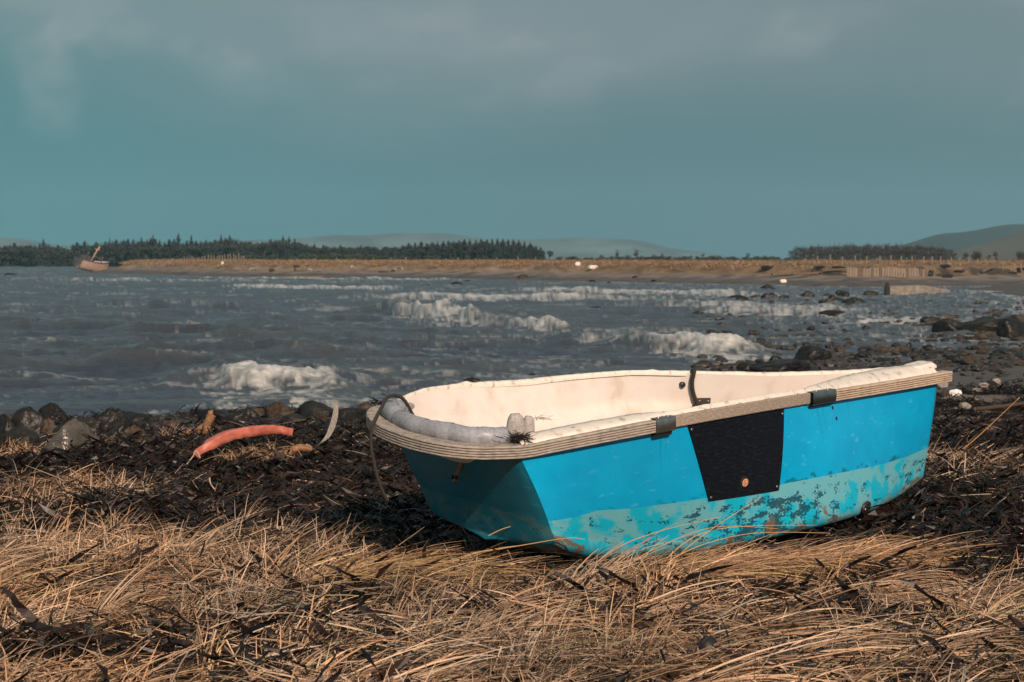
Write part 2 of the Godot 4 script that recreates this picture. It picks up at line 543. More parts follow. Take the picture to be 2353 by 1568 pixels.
func gun(s: float, side: float) -> Vector3:
	var e := maxf(s - 1.0, 0.0)
	s = minf(s, 1.0)
	var y := poly(SHEER, s)
	if side < 0.0: y += 0.055 * (1.0 - smoothstep(0.0, 0.3, s))
	return Vector3(-0.2614 * (1.0 - s) + s * BOAT_LONG + e * 3.0, y + e * 0.03, (poly(BEAM, s) - e * 0.8) * side)

func chine(s: float, side: float) -> Vector3:
	return Vector3(s * (BOAT_LONG + 0.034), poly(CHINE, s), maxf(poly(CHINE_BEAM, s), 0.012) * side)

func section(s: float, v: float, side: float) -> Vector3:
	var g := gun(s, side); var c := chine(s, side)
	var k := Vector3(c.x, c.y - 0.045 * (1.0 - pow(s, 4.0)), 0.0)
	var a := g.lerp(c, 0.82); var b := c + Vector3(0, -0.012, 0.022 * side * (1.0 - s)); var e := c.lerp(k, 0.3)
	if v < 0.6:
		var t := v / 0.6
		return g.lerp(a, t) + Vector3(0, 0, side * 0.014 * sin(PI * t) * (1.0 - 0.6 * s))
	if v < 0.8:
		var t2 := (v - 0.6) / 0.2
		return a.lerp(b, t2).lerp(b.lerp(e, t2), t2)
	return e.lerp(k, (v - 0.8) / 0.2)

func side_point(s: float, t: float, off := 0.0) -> Vector3:   # on the starboard side, t from sheer to chine
	var v := minf(t, 1.1) / 0.82 * 0.6 if t < 0.82 else 0.6 + (t - 0.82) / 0.18 * 0.1
	var p := section(s, v, 1.0)
	if off != 0.0:
		var n := (section(s + 0.01, v, 1.0) - p).cross(section(s, v + 0.02, 1.0) - p).normalized()
		if n.z < 0: n = -n
		p += n * off
	return p

func side_frame(s: float, t: float, off := 0.0) -> Transform3D:   # z points out of the planking, x forward
	var p := side_point(s, t)
	var x := (side_point(s + 0.01, t) - p).normalized()
	var y := (p - side_point(s, t + 0.02)).normalized()
	var z := x.cross(y).normalized()
	return Transform3D(Basis(x, z.cross(x), z), p + z * off)

func lip_width(s: float, side: float) -> float:
	if side < 0.0: return minf(0.035, poly(BEAM, minf(s, 1.0)) * 0.5)
	return minf(knot(s, [0.0, 0.1, 0.19, 0.23, 0.57, 0.6, 0.72, 0.86, 1.0], [0.10, 0.115, 0.10, 0.028, 0.028, 0.05, 0.10, 0.13, 0.09]), poly(BEAM, minf(s, 1.0)) - 0.012)

func lip_rise(s: float, side: float) -> float:
	if side < 0.0: return knot(s, [0.0, 0.07, 0.1, 0.28, 0.47, 0.59, 0.71, 0.87, 1.0], [0.0, 0.012, 0.005, -0.011, 0.012, 0.0, -0.014, -0.006, 0.01])
	return knot(s, [0.0, 0.57, 0.75, 0.92, 1.0], [0.0, 0.0, 0.022, 0.03, 0.02])

func inner(s: float, t: float, side: float) -> Vector3:   # the white liner, t 0 at the lip, 1 at the middle of the floor
	var g := gun(s, side); var c := chine(s, side)
	var lw := lip_width(s, side)
	var top := Vector3(g.x + 0.02 * (1.0 - s), g.y + 0.066 + lip_rise(s, side), side * maxf(absf(g.z) - lw, 0.008))
	var low := Vector3(c.x + 0.05 * (1.0 - s * 1.6), c.y + 0.10, side * maxf(absf(c.z) - 0.06, 0.006))
	var mid := Vector3(low.x, low.y - 0.02, 0.0)
	if t < 0.6: return top.lerp(low, t / 0.6 * 0.85) + Vector3(0, 0, side * (0.02 * sin(PI * t / 0.6) - 0.030 * smoothstep(0.17, 0.25, t) * (1.0 - smoothstep(0.3, 0.6, t)) * (1.0 - smoothstep(0.5, 0.62, s)) - 0.035 * smoothstep(0.555, 0.575, s) * (1.0 - smoothstep(0.9, 1.0, s))))
	var a := top.lerp(low, 0.85); var e := low.lerp(mid, 0.35)
	if t < 0.8:
		var q := (t - 0.6) / 0.2
		return a.lerp(low, q).lerp(low.lerp(e, q), q)
	return e.lerp(mid, (t - 0.8) / 0.2)

func paint_images(w: int, h: int, stern: bool) -> Array:
	# weathered paint: bright blue topsides, a chalky turquoise band below, flaked to navy, white and rust; the stern copy is darkened for its shade
	var f := FastNoiseLite.new(); f.noise_type = FastNoiseLite.TYPE_SIMPLEX_SMOOTH; f.fractal_octaves = 5; f.frequency = 0.011; f.seed = 3 if stern else 4
	var big := f.get_image(w, h, false, false, false).get_data()
	f.seed += 20; f.frequency = 0.03
	var flake := f.get_image(w, h, false, false, false).get_data()
	f.seed += 20; f.frequency = 0.12; f.fractal_octaves = 3
	var chip := f.get_image(w, h, false, false, false).get_data()
	f.seed += 20; f.frequency = 0.004; f.fractal_octaves = 3
	var wide := f.get_image(w, h, false, false, false).get_data()
	f.seed += 20; f.frequency = 0.5; f.fractal_octaves = 2
	var lines := f.get_image(w, 64, false, false, false).get_data()
	var px := PackedByteArray(); px.resize(w * h * 3)
	var ro := PackedByteArray(); ro.resize(w * h)
	for j in h:
		var v := float(j) / h
		for i in w:
			var u := float(i) / w
			var k := j * w + i
			var b := big[k] / 255.0; var fl := flake[j * w + i / 2] / 255.0; var ch := chip[j * w + i * 2 / 3] / 255.0; var wi := wide[k] / 255.0
			var line: float
			if stern: line = 0.515
			else: line = (0.695 - 1.35 * u if u < 0.1 else 0.56 + 0.008 * absf(u - 0.25) + 0.28 * pow(maxf(u - 0.35, 0.0), 2.2)) / 0.82 * 0.6
			var r := 0.0; var g := 0.0; var bl := 0.0; var rough := 0.36
			if v < line:
				r = 0.0; g = 0.345 + 0.07 * (b - 0.5) + 0.07 * (wi - 0.5); bl = 0.64 + 0.10 * (b - 0.5) + 0.08 * (wi - 0.5)
				if stern: g *= 0.50; bl *= 0.42  # transom blue darkened: the shade on the stern is put into the paint
				# rubbed streaks and dirt runs
				var streak := lines[(i * 3 / 2) % w + (j / 24 % 64) * w] / 255.0
				if fl > 0.69: r += (fl - 0.69) * 0.25; g += (fl - 0.69) * 0.6; bl += (fl - 0.69) * 0.5
				var run := smoothstep(0.66, 0.82, streak) * smoothstep(0.5, 0.7, b) * (1.0 - v / line) * 0.35
				g *= 1.0 - run; bl *= 1.0 - run
				var near_line := smoothstep(line - 0.05, line, v) * smoothstep(0.50, 0.60, b + 0.25 * (wi - 0.5))
				near_line *= smoothstep(0.42, 0.58, fl) * (1.6 if not stern and u > 0.42 and u < 0.86 else 0.5)
				if not stern:
					for q in [[0.212, 0.30], [0.222, 0.16], [0.60, 0.34], [0.617, 0.22], [0.70, 0.18]]:
						var dx: float = absf(u - q[0] - 0.004 * (fl - 0.5)) / 0.0022
						if dx < 1.0 and v < q[1]: near_line = maxf(near_line, (1.0 - dx) * 0.55 * (1.0 - v / q[1]))
					var scratch := lines[(i / 7 + j * 5) % w + ((j / 3 + i / 160) % 64) * w] / 255.0
					if scratch > 0.86 and wi > 0.5: r += 0.03; g += 0.09; bl += 0.08
				g = lerpf(g, 0.12, clampf(near_line, 0.0, 0.75)); bl = lerpf(bl, 0.20, clampf(near_line, 0.0, 0.75))
				if ch > 0.88: r += 0.05; g += 0.13; bl += 0.13
			else:
				var pale := smoothstep(0.40, 0.62, b + 0.30 * (wi - 0.5) + 0.5 * (0.56 - v) + (0.10 if u > 0.5 else 0.0))
				r = lerpf(0.0, 0.115, pale); g = lerpf(0.40, 0.40, pale); bl = lerpf(0.58, 0.48, pale)
				if stern: r *= 0.45; g *= 0.5; bl *= 0.5  # same painted-in shade on the lower band of the transom
				rough = 0.6
				var zone := smoothstep(line + 0.02, line + 0.10, v)
				var worn := exp(-pow((u - 0.44) / 0.17, 2.0)) * 0.20 + exp(-pow((u - 0.93) / 0.08, 2.0)) * 0.10
				if stern: worn = 0.02
				var dark := 0.9 * smoothstep(0.0, 0.05, fl * 0.62 + ch * 0.38 - (0.675 - worn * zone - 0.025 * zone - 0.10 * (wi - 0.5)))
				r = lerpf(r, 0.003, dark); g = lerpf(g, 0.048, dark); bl = lerpf(bl, 0.08, dark)
				if ch > 0.80 - 0.12 * worn and fl > 0.55: r = lerpf(r, 0.5, 0.55); g = lerpf(g, 0.6, 0.55); bl = lerpf(bl, 0.58, 0.55)
				var edge := smoothstep(0.635, 0.70, v) * smoothstep(0.50, 0.60, fl * 0.6 + ch * 0.4 + (0.10 if u > 0.8 else 0.0))
				var bare := maxf(edge * 0.8, smoothstep(0.62, 0.66, b + worn * 0.35 - 0.05) * smoothstep(0.55, 0.64, v) * (1.0 if u > 0.3 and u < 0.62 else 0.3))
				if stern: bare = 0.0
				if not stern and u < 0.07: bare = maxf(bare, smoothstep(0.585, 0.615, v + 0.05 * (fl - 0.5) - u * 0.4) * smoothstep(0.42, 0.52, fl * 0.5 + ch * 0.5))
				r = lerpf(r, 0.16 + 0.2 * (ch - 0.5), bare); g = lerpf(g, 0.10 + 0.12 * (ch - 0.5), bare); bl = lerpf(bl, 0.065 + 0.08 * (ch - 0.5), bare)
			if stern:
				# scratches rubbed by dragging, low and towards the edges
				var sc := lines[(i + j / 3) % w + (j / 90 % 64) * w] / 255.0
				var z := smoothstep(0.36, 0.56, v + 0.12 * absf(u - 0.5)) + smoothstep(0.06, 0.01, u) * 0.8
				var q := smoothstep(0.60, 0.85, sc) * smoothstep(0.40, 0.62, b) * clampf(z, 0.0, 1.0) * 0.75
				r = lerpf(r, 0.10, q); g = lerpf(g, 0.46, q); bl = lerpf(bl, 0.58, q)
			var c := Color(maxf(r, 0.0), clampf(g, 0.0, 1.0), clampf(bl, 0.0, 1.0)).linear_to_srgb()
			px[k * 3] = int(c.r * 255.0); px[k * 3 + 1] = int(c.g * 255.0); px[k * 3 + 2] = int(c.b * 255.0)
			ro[k] = int(clampf(rough + 0.12 * (b - 0.5), 0.0, 1.0) * 255.0)
	return [ImageTexture.create_from_image(Image.create_from_data(w, h, false, Image.FORMAT_RGB8, px)), ImageTexture.create_from_image(Image.create_from_data(w, h, false, Image.FORMAT_L8, ro))]

func painted(images: Array) -> StandardMaterial3D:
	var m := mat(1, 1, 1, 1.0)
	m.albedo_texture = images[0]
	m.roughness_texture = images[1]
	m.metallic_specular = 0.5
	return m

func ridged(w: float) -> Array:
	var p := [[-w, 0.0], [-0.006, 0.0]]
	for k in 5:
		var y := 0.0116 * k
		p.append([-0.001, y + 0.002]); p.append([0.0, y + 0.0045]); p.append([-0.001, y + 0.0085])
		p.append([-0.0105, y + 0.0108] if k < 4 else [-0.005, y + 0.0116])
	p.append([-w, 0.058])
	return p

func rail(st: SurfaceTool, path: PackedVector3Array, widths: PackedFloat32Array, ribs := true, top := 0.058, wobble := 0.0) -> void:
	var rows := []
	for i in path.size():
		var t := loft_frame(path, i)
		var out := Vector3(-t.z, 0, t.x).normalized() * (-1.0)
		if out.dot(path[i] - Vector3(1.2, path[i].y, 0)) < 0: out = -out
		var row := PackedVector3Array()
		var prof := ridged(widths[i]) if ribs else [[-widths[i], 0.0], [-0.003, 0.0], [0.0, 0.004], [0.0, top - 0.004], [-0.004, top], [-widths[i], top]]
		for q in prof:
			var e: float = wobble * n2(path[i].x * 22.0 + q[1] * 300.0, path[i].z * 22.0)
			row.append(path[i] + out * (q[0] + e * 0.6) + Vector3(0, q[1] + e * 0.5, 0))
		row.append(row[0])
		rows.append(row)
	sheet(st, rows, false)
	st.set_smooth_group(-1)
	for e in [0, path.size() - 1]:
		var row: PackedVector3Array = rows[e]
		var mid := Vector3.ZERO
		for k in row.size() - 1: mid += row[k]
		mid /= row.size() - 1
		for k in row.size() - 1: tri(st, mid, row[k], row[k + 1])

func rope_mesh(path: PackedVector3Array, radius: float, pitch: float) -> ArrayMesh:
	# three strands laid round each other
	var st := surf()
	var lengths := PackedFloat32Array([0.0])
	for i in range(1, path.size()): lengths.append(lengths[i - 1] + path[i].distance_to(path[i - 1]))
	for s in 3:
		var strand := PackedVector3Array()
		var side := Vector3.UP.cross(loft_frame(path, 0))
		if side.length() < 0.1: side = Vector3.RIGHT
		for i in path.size():
			var t := loft_frame(path, i)
			side = (side - t * side.dot(t)).normalized()
			var a := lengths[i] / pitch * TAU + TAU * s / 3.0
			strand.append(path[i] + (side * cos(a) + t.cross(side) * sin(a)) * radius * 0.58)
		tube(st, strand, PackedFloat32Array([radius * 0.48, radius * 0.48]), 7)
	return done(st)

func disc(st: SurfaceTool, t: Transform3D, r: float, height: float, dome := 0.5) -> void:
	var rows := []
	for q in [[1.0, 0.0], [1.0, height * 0.5], [0.8, height * (0.5 + 0.4 * dome)], [0.4, height * (0.5 + 0.5 * dome)], [0.0, height * (0.5 + 0.5 * dome)]]:
		var row := PackedVector3Array()
		for k in 13: row.append(t * Vector3(cos(TAU * k / 12) * r * q[0], sin(TAU * k / 12) * r * q[0], q[1]))
		rows.append(row)
	sheet(st, rows, true)

func build_boat() -> Node3D:
	var b := thing("rowing_dinghy", "blue and white rowing dinghy aground on dry grass with flaking turquoise bottom paint", "boat", Vector3(-0.0923, 0.1898, -9.4351))
	b.rotation = Vector3.ZERO
	b.basis = Basis(Vector3.UP, 0.662) * Basis(Vector3.BACK, -0.0034) * Basis(Vector3.RIGHT, 0.0591)
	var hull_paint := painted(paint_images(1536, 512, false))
	var shaded_stern_paint := painted(paint_images(512, 512, true))
	var st: SurfaceTool
	for side in [1.0, -1.0]:
		st = surf()
		var rows := []; var uvs := []
		for j in 41:
			var row := PackedVector3Array(); var uv := PackedVector2Array()
			for i in 81:
				row.append(section(i / 80.0, j / 40.0, side)); uv.append(Vector2(i / 80.0, j / 40.0))
			rows.append(row); uvs.append(uv)
		sheet(st, rows, true, uvs, side < 0.0)
		put("hull_side", done(st), hull_paint, b)
	# transom, rounded into the sides, and the stem
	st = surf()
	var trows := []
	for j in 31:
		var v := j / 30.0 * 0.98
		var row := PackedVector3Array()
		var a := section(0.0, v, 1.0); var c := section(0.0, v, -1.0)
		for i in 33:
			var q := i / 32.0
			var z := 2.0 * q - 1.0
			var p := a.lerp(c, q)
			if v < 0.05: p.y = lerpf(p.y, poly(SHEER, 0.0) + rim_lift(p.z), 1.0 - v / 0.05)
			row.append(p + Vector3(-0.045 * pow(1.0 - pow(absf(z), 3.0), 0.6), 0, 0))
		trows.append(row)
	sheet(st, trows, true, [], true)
	put("transom", done(st), shaded_stern_paint, b)
	st = surf()
	var srows := []
	for j in 31:
		var row := PackedVector3Array()
		var a := section(1.0, j / 30.0, 1.0); var c := section(1.0, j / 30.0, -1.0)
		for i in 9:
			var z := i / 4.0 - 1.0
			row.append(a.lerp(c, i / 8.0) + Vector3(absf(a.z) * 0.7 * sqrt(maxf(0.0, 1.0 - z * z)), 0, 0))
		srows.append(row)
	var suv := []
	for j in 31:
		var uv := PackedVector2Array()
		for i in 9: uv.append(Vector2(0.985 + 0.014 * absf(i / 4.0 - 1.0), j / 30.0))
		suv.append(uv)
	sheet(st, srows, true, suv)
	put("stem", done(st), hull_paint, b)
	# white liner: both walls and the inside of the transom in one moulding
	var cream := mat(1, 1, 1, 0.42)
	grain(cream, noise_texture(0.012, 41, [[0.0, srgb(0.52, 0.42, 0.34)], [0.30, srgb(0.665, 0.60, 0.545)], [0.6, srgb(0.70, 0.655, 0.615)], [1.0, srgb(0.655, 0.56, 0.485)]], 512, 5), 0.6)
	cream.metallic_specular = 0.5
	for side in [1.0, -1.0]:
		st = surf()
		var rows := []
		for j in 41:
			var row := PackedVector3Array()
			for i in 81: row.append(inner(i / 80.0 * 0.995, j / 40.0, side))
			rows.append(row)
		sheet(st, rows, true, [], side > 0.0)
		if side < 0.0:
			# stern wall, curving round from the far side to the near one
			var wall := []
			for j in 25:
				var t := j / 24.0
				var row := PackedVector3Array()
				var a := inner(0.0, t, -1.0); var c := inner(0.0, t, 1.0)
				for i in 25:
					var z := i / 12.0 - 1.0
					var p := a.lerp(c, i / 24.0)
					row.append(p + Vector3(-0.16 * pow(1.0 - pow(absf(z), 2.6), 0.8) * (1.0 - t * 0.75), 0, 0))
				wall.append(row)
			sheet(st, wall, true)
		put("inner_liner", done(st), cream, b)
	# worn white lips along both gunwales, ragged on the inside edge
	var lip_paint := mat(1, 1, 1, 0.55)
	grain(lip_paint, noise_texture(0.025, 47, [[0.0, srgb(0.16, 0.12, 0.08)], [0.20, srgb(0.40, 0.33, 0.26)], [0.27, srgb(0.66, 0.60, 0.53)], [0.72, srgb(0.74, 0.69, 0.62)], [1.0, srgb(0.58, 0.53, 0.47)]], 512, 5), 1.1)
	for side in [1.0, -1.0]:
		st = surf()
		var rows := []
		for i in 141:
			var s := i / 140.0
			var g := gun(s, side)
			var lw := lip_width(s, side); var up := lip_rise(s, side)
			var rag := 0.0022 * n2(s * 90.0, side * 4.0) + 0.012 * maxf(0.0, n2(s * 22.0, side * 9.0 + 2.0) - 0.38)
			if side < 0.0 and s > 0.12 and s < 0.3: rag *= 1.6
			var row := PackedVector3Array()
			for q in [[0.006, 0.040, 0.0], [0.004, 0.060, 0.0], [-0.012, 0.070, 0.2], [-lw * 0.6, 0.078 + rag, 0.7], [-lw, 0.076 + rag, 1.0], [-lw - 0.008, 0.068 + rag * 0.5, 1.0], [-lw - 0.006, 0.050, 1.0]]:
				row.append(Vector3(g.x, g.y + q[1] + up * q[2], side * maxf(absf(g.z) + q[0], 0.004)))
			rows.append(row)
		sheet(st, rows, true, [], side > 0.0)
		put("gunwale_lip", done(st), lip_paint, b)
	# wooden rubbing rails
	var ply := mat(1, 1, 1, 0.7)
	grain(ply, noise_texture(0.02, 51, [[0.0, srgb(0.26, 0.18, 0.12)], [0.4, srgb(0.47, 0.36, 0.27)], [0.65, srgb(0.55, 0.44, 0.34)], [1.0, srgb(0.38, 0.28, 0.20)]], 512, 6), 1.0)
	ply.uv1_scale = Vector3(1.2, 9.0, 2.5)
	var plank := mat(1, 1, 1, 0.75)
	grain(plank, noise_texture(0.03, 53, [[0.0, srgb(0.14, 0.11, 0.085)], [0.4, srgb(0.27, 0.22, 0.18)], [0.7, srgb(0.36, 0.30, 0.245)], [1.0, srgb(0.30, 0.2, 0.13)]], 512, 6), 1.0)
	plank.uv1_scale = Vector3(2.0, 10.0, 3.0)
	var steel := mat(0.62, 0.60, 0.57, 0.36, 1.0)
	grain(steel, noise_texture(0.02, 57, [[0.0, srgb(0.4, 0.38, 0.36)], [0.5, srgb(0.66, 0.64, 0.62)], [1.0, srgb(0.72, 0.70, 0.68)]], 256, 4), 3.0)
	var along := func(s0: float, s1: float, n: int, out: float, side: float, drop := 0.0) -> PackedVector3Array:
		var p := PackedVector3Array()
		for i in n:
			var s := lerpf(s0, s1, i / float(n - 1))
			p.append(gun(s, side) + Vector3(0, drop, out * side))
		return p
	var constant := func(n: int, w: float) -> PackedFloat32Array:
		var p := PackedFloat32Array(); p.resize(n); p.fill(w)
		return p
	st = surf()
	var aft: PackedVector3Array = along.call(0.195, 0.03, 14, 0.040, 1.0)
	var ctrl := [gun(0.03, 1.0) + Vector3(0, 0, 0.04)]
	for q in STERN: ctrl.append(Vector3(q[0], poly(SHEER, 0.0) + rim_lift(q[1]), q[1]))
	ctrl.append(gun(0.06, -1.0) + Vector3(0, 0, -0.035))
	var round_ := bezier(ctrl, 70)
	var whole := aft.duplicate()
	for i in range(1, round_.size()): whole.append(round_[i])
	var ws := PackedFloat32Array()
	for i in whole.size(): ws.append(lerpf(0.046, 0.13, smoothstep(11, 24, i)) * (1.0 - 0.78 * smoothstep(whole.size() - 26, whole.size() - 10, i)))
	rail(st, whole, ws, true, 0.058, 0.0035)
	var ply_grey := mat(1, 1, 1, 0.78)
	grain(ply_grey, noise_texture(0.02, 52, [[0.0, srgb(0.13, 0.11, 0.095)], [0.35, srgb(0.28, 0.245, 0.215)], [0.65, srgb(0.40, 0.35, 0.30)], [1.0, srgb(0.30, 0.24, 0.19)]], 512, 6), 1.0)
	ply_grey.uv1_scale = Vector3(1.6, 8.0, 2.6)
	put("stern_rail", done(st), ply_grey, b)
	st = surf()
	rail(st, along.call(0.643, 1.045, 30, 0.042, 1.0), constant.call(30, 0.062), true, 0.058, 0.003)
	put("bow_rail", done(st), ply, b)
	st = surf()
	rail(st, along.call(0.227, 0.573, 26, 0.022, 1.0, 0.004), constant.call(26, 0.026), false, 0.056, 0.003)
	put("middle_rail", done(st), plank, b)
	st = surf()
	rail(st, along.call(0.05, 1.03, 50, 0.036, -1.0), constant.call(50, 0.04), false, 0.05)
	put("far_rail", done(st), plank, b)
	# polished sleeves over the joints, each with its dark tail and screws
	var black := mat(0.012, 0.012, 0.013, 0.55)
	for q in [[0.193, 0.229], [0.571, 0.645]]:
		st = surf()
		var p: PackedVector3Array = along.call(q[0], q[1], 8, 0.046, 1.0)
		var rows := []
		for i in 8:
			var row := PackedVector3Array()
			for k in [[-0.055, 0.064], [-0.012, 0.0645], [-0.004, 0.062], [0.0, 0.056], [0.002, 0.03], [0.0, 0.004], [-0.004, -0.002], [-0.03, -0.004]]:
				row.append(p[i] + Vector3(0, k[1], k[0]))
			rows.append(row)
		sheet(st, rows, true)
		var sl := put("metal_sleeve", done(st), steel, b)
		st = surf()
		box(st, side_frame((q[0] + q[1]) / 2.0, 0.012, 0.016), Vector3((q[1] - q[0]) * 3.1, 0.022, 0.026))
		put("sleeve_tail", done(st), black, sl)
		for e in [0.25, 0.75]:
			st = surf()
			var at: Vector3 = gun(lerpf(q[0], q[1], e), 1.0) + Vector3(0, 0.064, 0.02)
			disc(st, Transform3D(Basis(Vector3.RIGHT, -PI / 2), at), 0.008, 0.007)
			put("screw", done(st), steel, sl)
	for s in [0.30, 0.38, 0.455, 0.54]:
		st = surf()
		disc(st, Transform3D(Basis(Vector3.RIGHT, -PI / 2), gun(s, 1.0) + Vector3(0, 0.060, 0.008)), 0.006, 0.007)
		put("screw", done(st), steel, b)
	# black plywood patch with screws and a hole
	st = surf()
	var prow := []
	for j in 13:
		var t := j / 12.0
		var row := PackedVector3Array()
		for i in 17:
			var e := i / 16.0
			row.append(side_point(lerpf(lerpf(0.263, 0.305, t), lerpf(0.502, 0.457, t), e), lerpf(-0.02, lerpf(0.585, 0.605, e), t), 0.006))
		prow.append(row)
	sheet(st, prow, true)
	for e in [0, 12]:
		var row2 := PackedVector3Array()
		for p in prow[e]: row2.append(p - Vector3(0, 0, 0.006))
		sheet(st, [prow[e], row2], false)
	for e in [0, 16]:
		var c1 := PackedVector3Array(); var c2 := PackedVector3Array()
		for j in 13: c1.append(prow[j][e]); c2.append(prow[j][e] - Vector3(0, 0, 0.006))
		sheet(st, [c1, c2], false)
	var patch_paint := mat(1, 1, 1, 0.62)
	grain(patch_paint, noise_texture(0.03, 61, [[0.0, srgb(0.004, 0.006, 0.010)], [0.6, srgb(0.007, 0.010, 0.015)], [0.80, srgb(0.012, 0.016, 0.022)], [1.0, srgb(0.035, 0.042, 0.052)]], 512, 5), 1.0)
	patch_paint.uv1_scale = Vector3(1.2, 4.5, 1.0)
	patch_paint.metallic_specular = 0.18
	var patch := put("side_patch", done(st), patch_paint, b)
	tag(patch, "black plywood patch screwed over the planking")
	for q in [[0.272, 0.035], [0.493, 0.04], [0.309, 0.56], [0.453, 0.575]]:
		st = surf(); disc(st, side_frame(q[0], q[1], 0.006), 0.008, 0.006)
		put("screw", done(st), steel, patch)
	st = surf(); disc(st, side_frame(0.38, 0.49, 0.004), 0.030, 0.004, 0.0)
	put("hole", done(st), black, patch)
	st = surf(); disc(st, side_frame(0.381, 0.495, 0.006), 0.021, 0.005, 0.0)
	put("hole_plug", done(st), grain(mat(1, 1, 1, 0.8), noise_texture(0.05, 63, [[0.0, srgb(0.05, 0.02, 0.01)], [0.5, srgb(0.5, 0.2, 0.08)], [1.0, srgb(0.7, 0.55, 0.4)]], 128, 3), 12.0), patch)
	# oval drain fitting low at the bow, and two open bolt holes
	st = surf()
	var f := side_frame(0.71, 0.93, 0.0)
	disc(st, f * Transform3D(Basis.from_scale(Vector3(1.25, 0.9, 1.0)), Vector3.ZERO), 0.042, 0.022)
	var fit := put("drain_fitting", done(st), black, b)
	for e in [-0.034, 0.034]:
		st = surf(); disc(st, f * Transform3D(Basis(), Vector3(e, 0.0, 0.014)), 0.008, 0.010)
		put("screw", done(st), steel, fit)
	for q in [[0.655, 0.15], [0.650, 0.06]]:
		st = surf(); disc(st, side_frame(q[0], q[1], 0.0), 0.010, 0.003, 0.0)
		put("bolt_hole", done(st), mat(0.01, 0.006, 0.006, 0.9), b)
	# rudder bracket on the transom
	var rust := grain(mat(1, 1, 1, 0.7), noise_texture(0.04, 67, [[0.0, srgb(0.08, 0.04, 0.025)], [0.5, srgb(0.26, 0.14, 0.08)], [1.0, srgb(0.38, 0.24, 0.15)]], 256, 5), 6.0)
	st = surf()
	var tb := Basis(Vector3.BACK, -0.5) * Basis(Vector3.RIGHT, -0.12)
	box(st, Transform3D(tb, Vector3(-0.245, 0.335, 0.045)), Vector3(0.014, 0.15, 0.034), 0.005)
	var br := put("rudder_bracket", done(st), rust, b)
	for q in [0.05, -0.055]:
		for e in [-0.012, 0.014]:
			st = surf(); disc(st, Transform3D(tb * Basis(Vector3.UP, -PI / 2), Vector3(-0.245, 0.335, 0.045) + tb * Vector3(-0.006, q, e)), 0.010, 0.012)
			put("bolt", done(st), mat(0.03, 0.025, 0.022, 0.5, 0.6), br)
	# grey foam fender wrapped in tape round the stern
	var foam := grain(mat(1, 1, 1, 0.42), noise_texture(0.03, 71, [[0.0, srgb(0.17, 0.18, 0.205)], [0.5, srgb(0.26, 0.275, 0.31)], [0.75, srgb(0.32, 0.335, 0.37)], [1.0, srgb(0.58, 0.57, 0.56)]], 512, 5), 3.0)
	var fctrl := []
	for q in [[-0.26, 0.43], [-0.37, 0.405], [-0.445, 0.33], [-0.495, 0.19], [-0.50, 0.02], [-0.475, -0.15], [-0.415, -0.30], [-0.335, -0.395], [-0.25, -0.44], [-0.17, -0.46]]:
		fctrl.append(Vector3(q[0], poly(SHEER, 0.0) + rim_lift(q[1]) + 0.084, q[1]))
	var fp := bezier(fctrl, 72)
	var fr := PackedFloat32Array()
	for i in fp.size():
		fr.append((0.043 + 0.003 * n2(i * 0.12, 3.0)) * minf(1.0, 0.6 + 0.2 * minf(i, fp.size() - 1 - i)) * (1.0 - 0.55 * smoothstep(fp.size() - 22, fp.size() - 1, i)))
		fp[i].y -= 0.03 * smoothstep(fp.size() - 26, fp.size() - 1, i)
		fp[i] += Vector3(n2(i * 0.1, 8.0), n2(i * 0.1, 18.0), 0) * 0.010
	st = surf()
	tube(st, fp, fr, 14, true)
	var fender := put("foam_fender", done(st), foam, b)
	for k in [10, 19, 27, 38, 46, 55, 63]:
		st = surf()
		var band := PackedVector3Array(); var br2 := PackedFloat32Array()
		for i in range(k, k + 4):
			band.append(fp[i]); br2.append(fr[i] + 0.0025 + 0.001 * n2(i, k))
		tube(st, band, br2, 14, false)
		put("tape_band", done(st), grain(mat(1, 1, 1, 0.35), noise_texture(0.05, 73, [[0.0, srgb(0.24, 0.25, 0.285)], [1.0, srgb(0.38, 0.39, 0.42)]], 128, 4), 9.0), fender)
	# two lobed rowlock pad where the fender ends
	st = surf()
	var white := grain(mat(1, 1, 1, 0.6), noise_texture(0.05, 77, [[0.0, srgb(0.20, 0.185, 0.17)], [0.5, srgb(0.34, 0.32, 0.31)], [1.0, srgb(0.50, 0.475, 0.45)]], 256, 5), 6.0)
	for e in [[-0.020, 0.054, 0.112], [0.029, 0.038, 0.104]]:
		var rows := []
		for z in [-0.014, -0.009, 0.009, 0.014]:
			var inset := 0.005 if absf(z) > 0.01 else 0.0
			var row := PackedVector3Array()
			for k in 25:
				var a := TAU * k / 24.0
				var cx := signf(cos(a)) * pow(absf(cos(a)), 0.55); var cy := signf(sin(a)) * pow(absf(sin(a)), 0.55)
				row.append(Vector3(e[0] + cx * (e[1] * 0.62 - inset) * (1.0 - 0.12 * cy), e[2] * 0.5 + cy * (e[2] * 0.5 - inset) + 0.004 * n2(k * 2.0, e[0] * 50.0), z + 0.006 * cy))
			rows.append(row)
		var c0 := PackedVector3Array(); var c1 := PackedVector3Array()
		for k in 25:
			c0.append(Vector3(e[0], e[2] * 0.5, -0.014)); c1.append(Vector3(e[0], e[2] * 0.5, 0.014))
		rows.push_front(c0); rows.append(c1)
		sheet(st, rows, true)
	var pad := put("rowlock_pad", done(st), white, b)
	pad.transform = Transform3D((Basis(Vector3.UP, -0.55)).scaled(Vector3(1.2, 1.15, 1.2)), Vector3(-0.20, 0.505, 0.435))
	# ringbolt plate on the inside of the far wall
	var iron := grain(mat(1, 1, 1, 0.45), noise_texture(0.05, 79, [[0.0, srgb(0.03, 0.024, 0.02)], [0.6, srgb(0.10, 0.085, 0.075)], [1.0, srgb(0.22, 0.18, 0.15)]], 256, 4), 8.0)
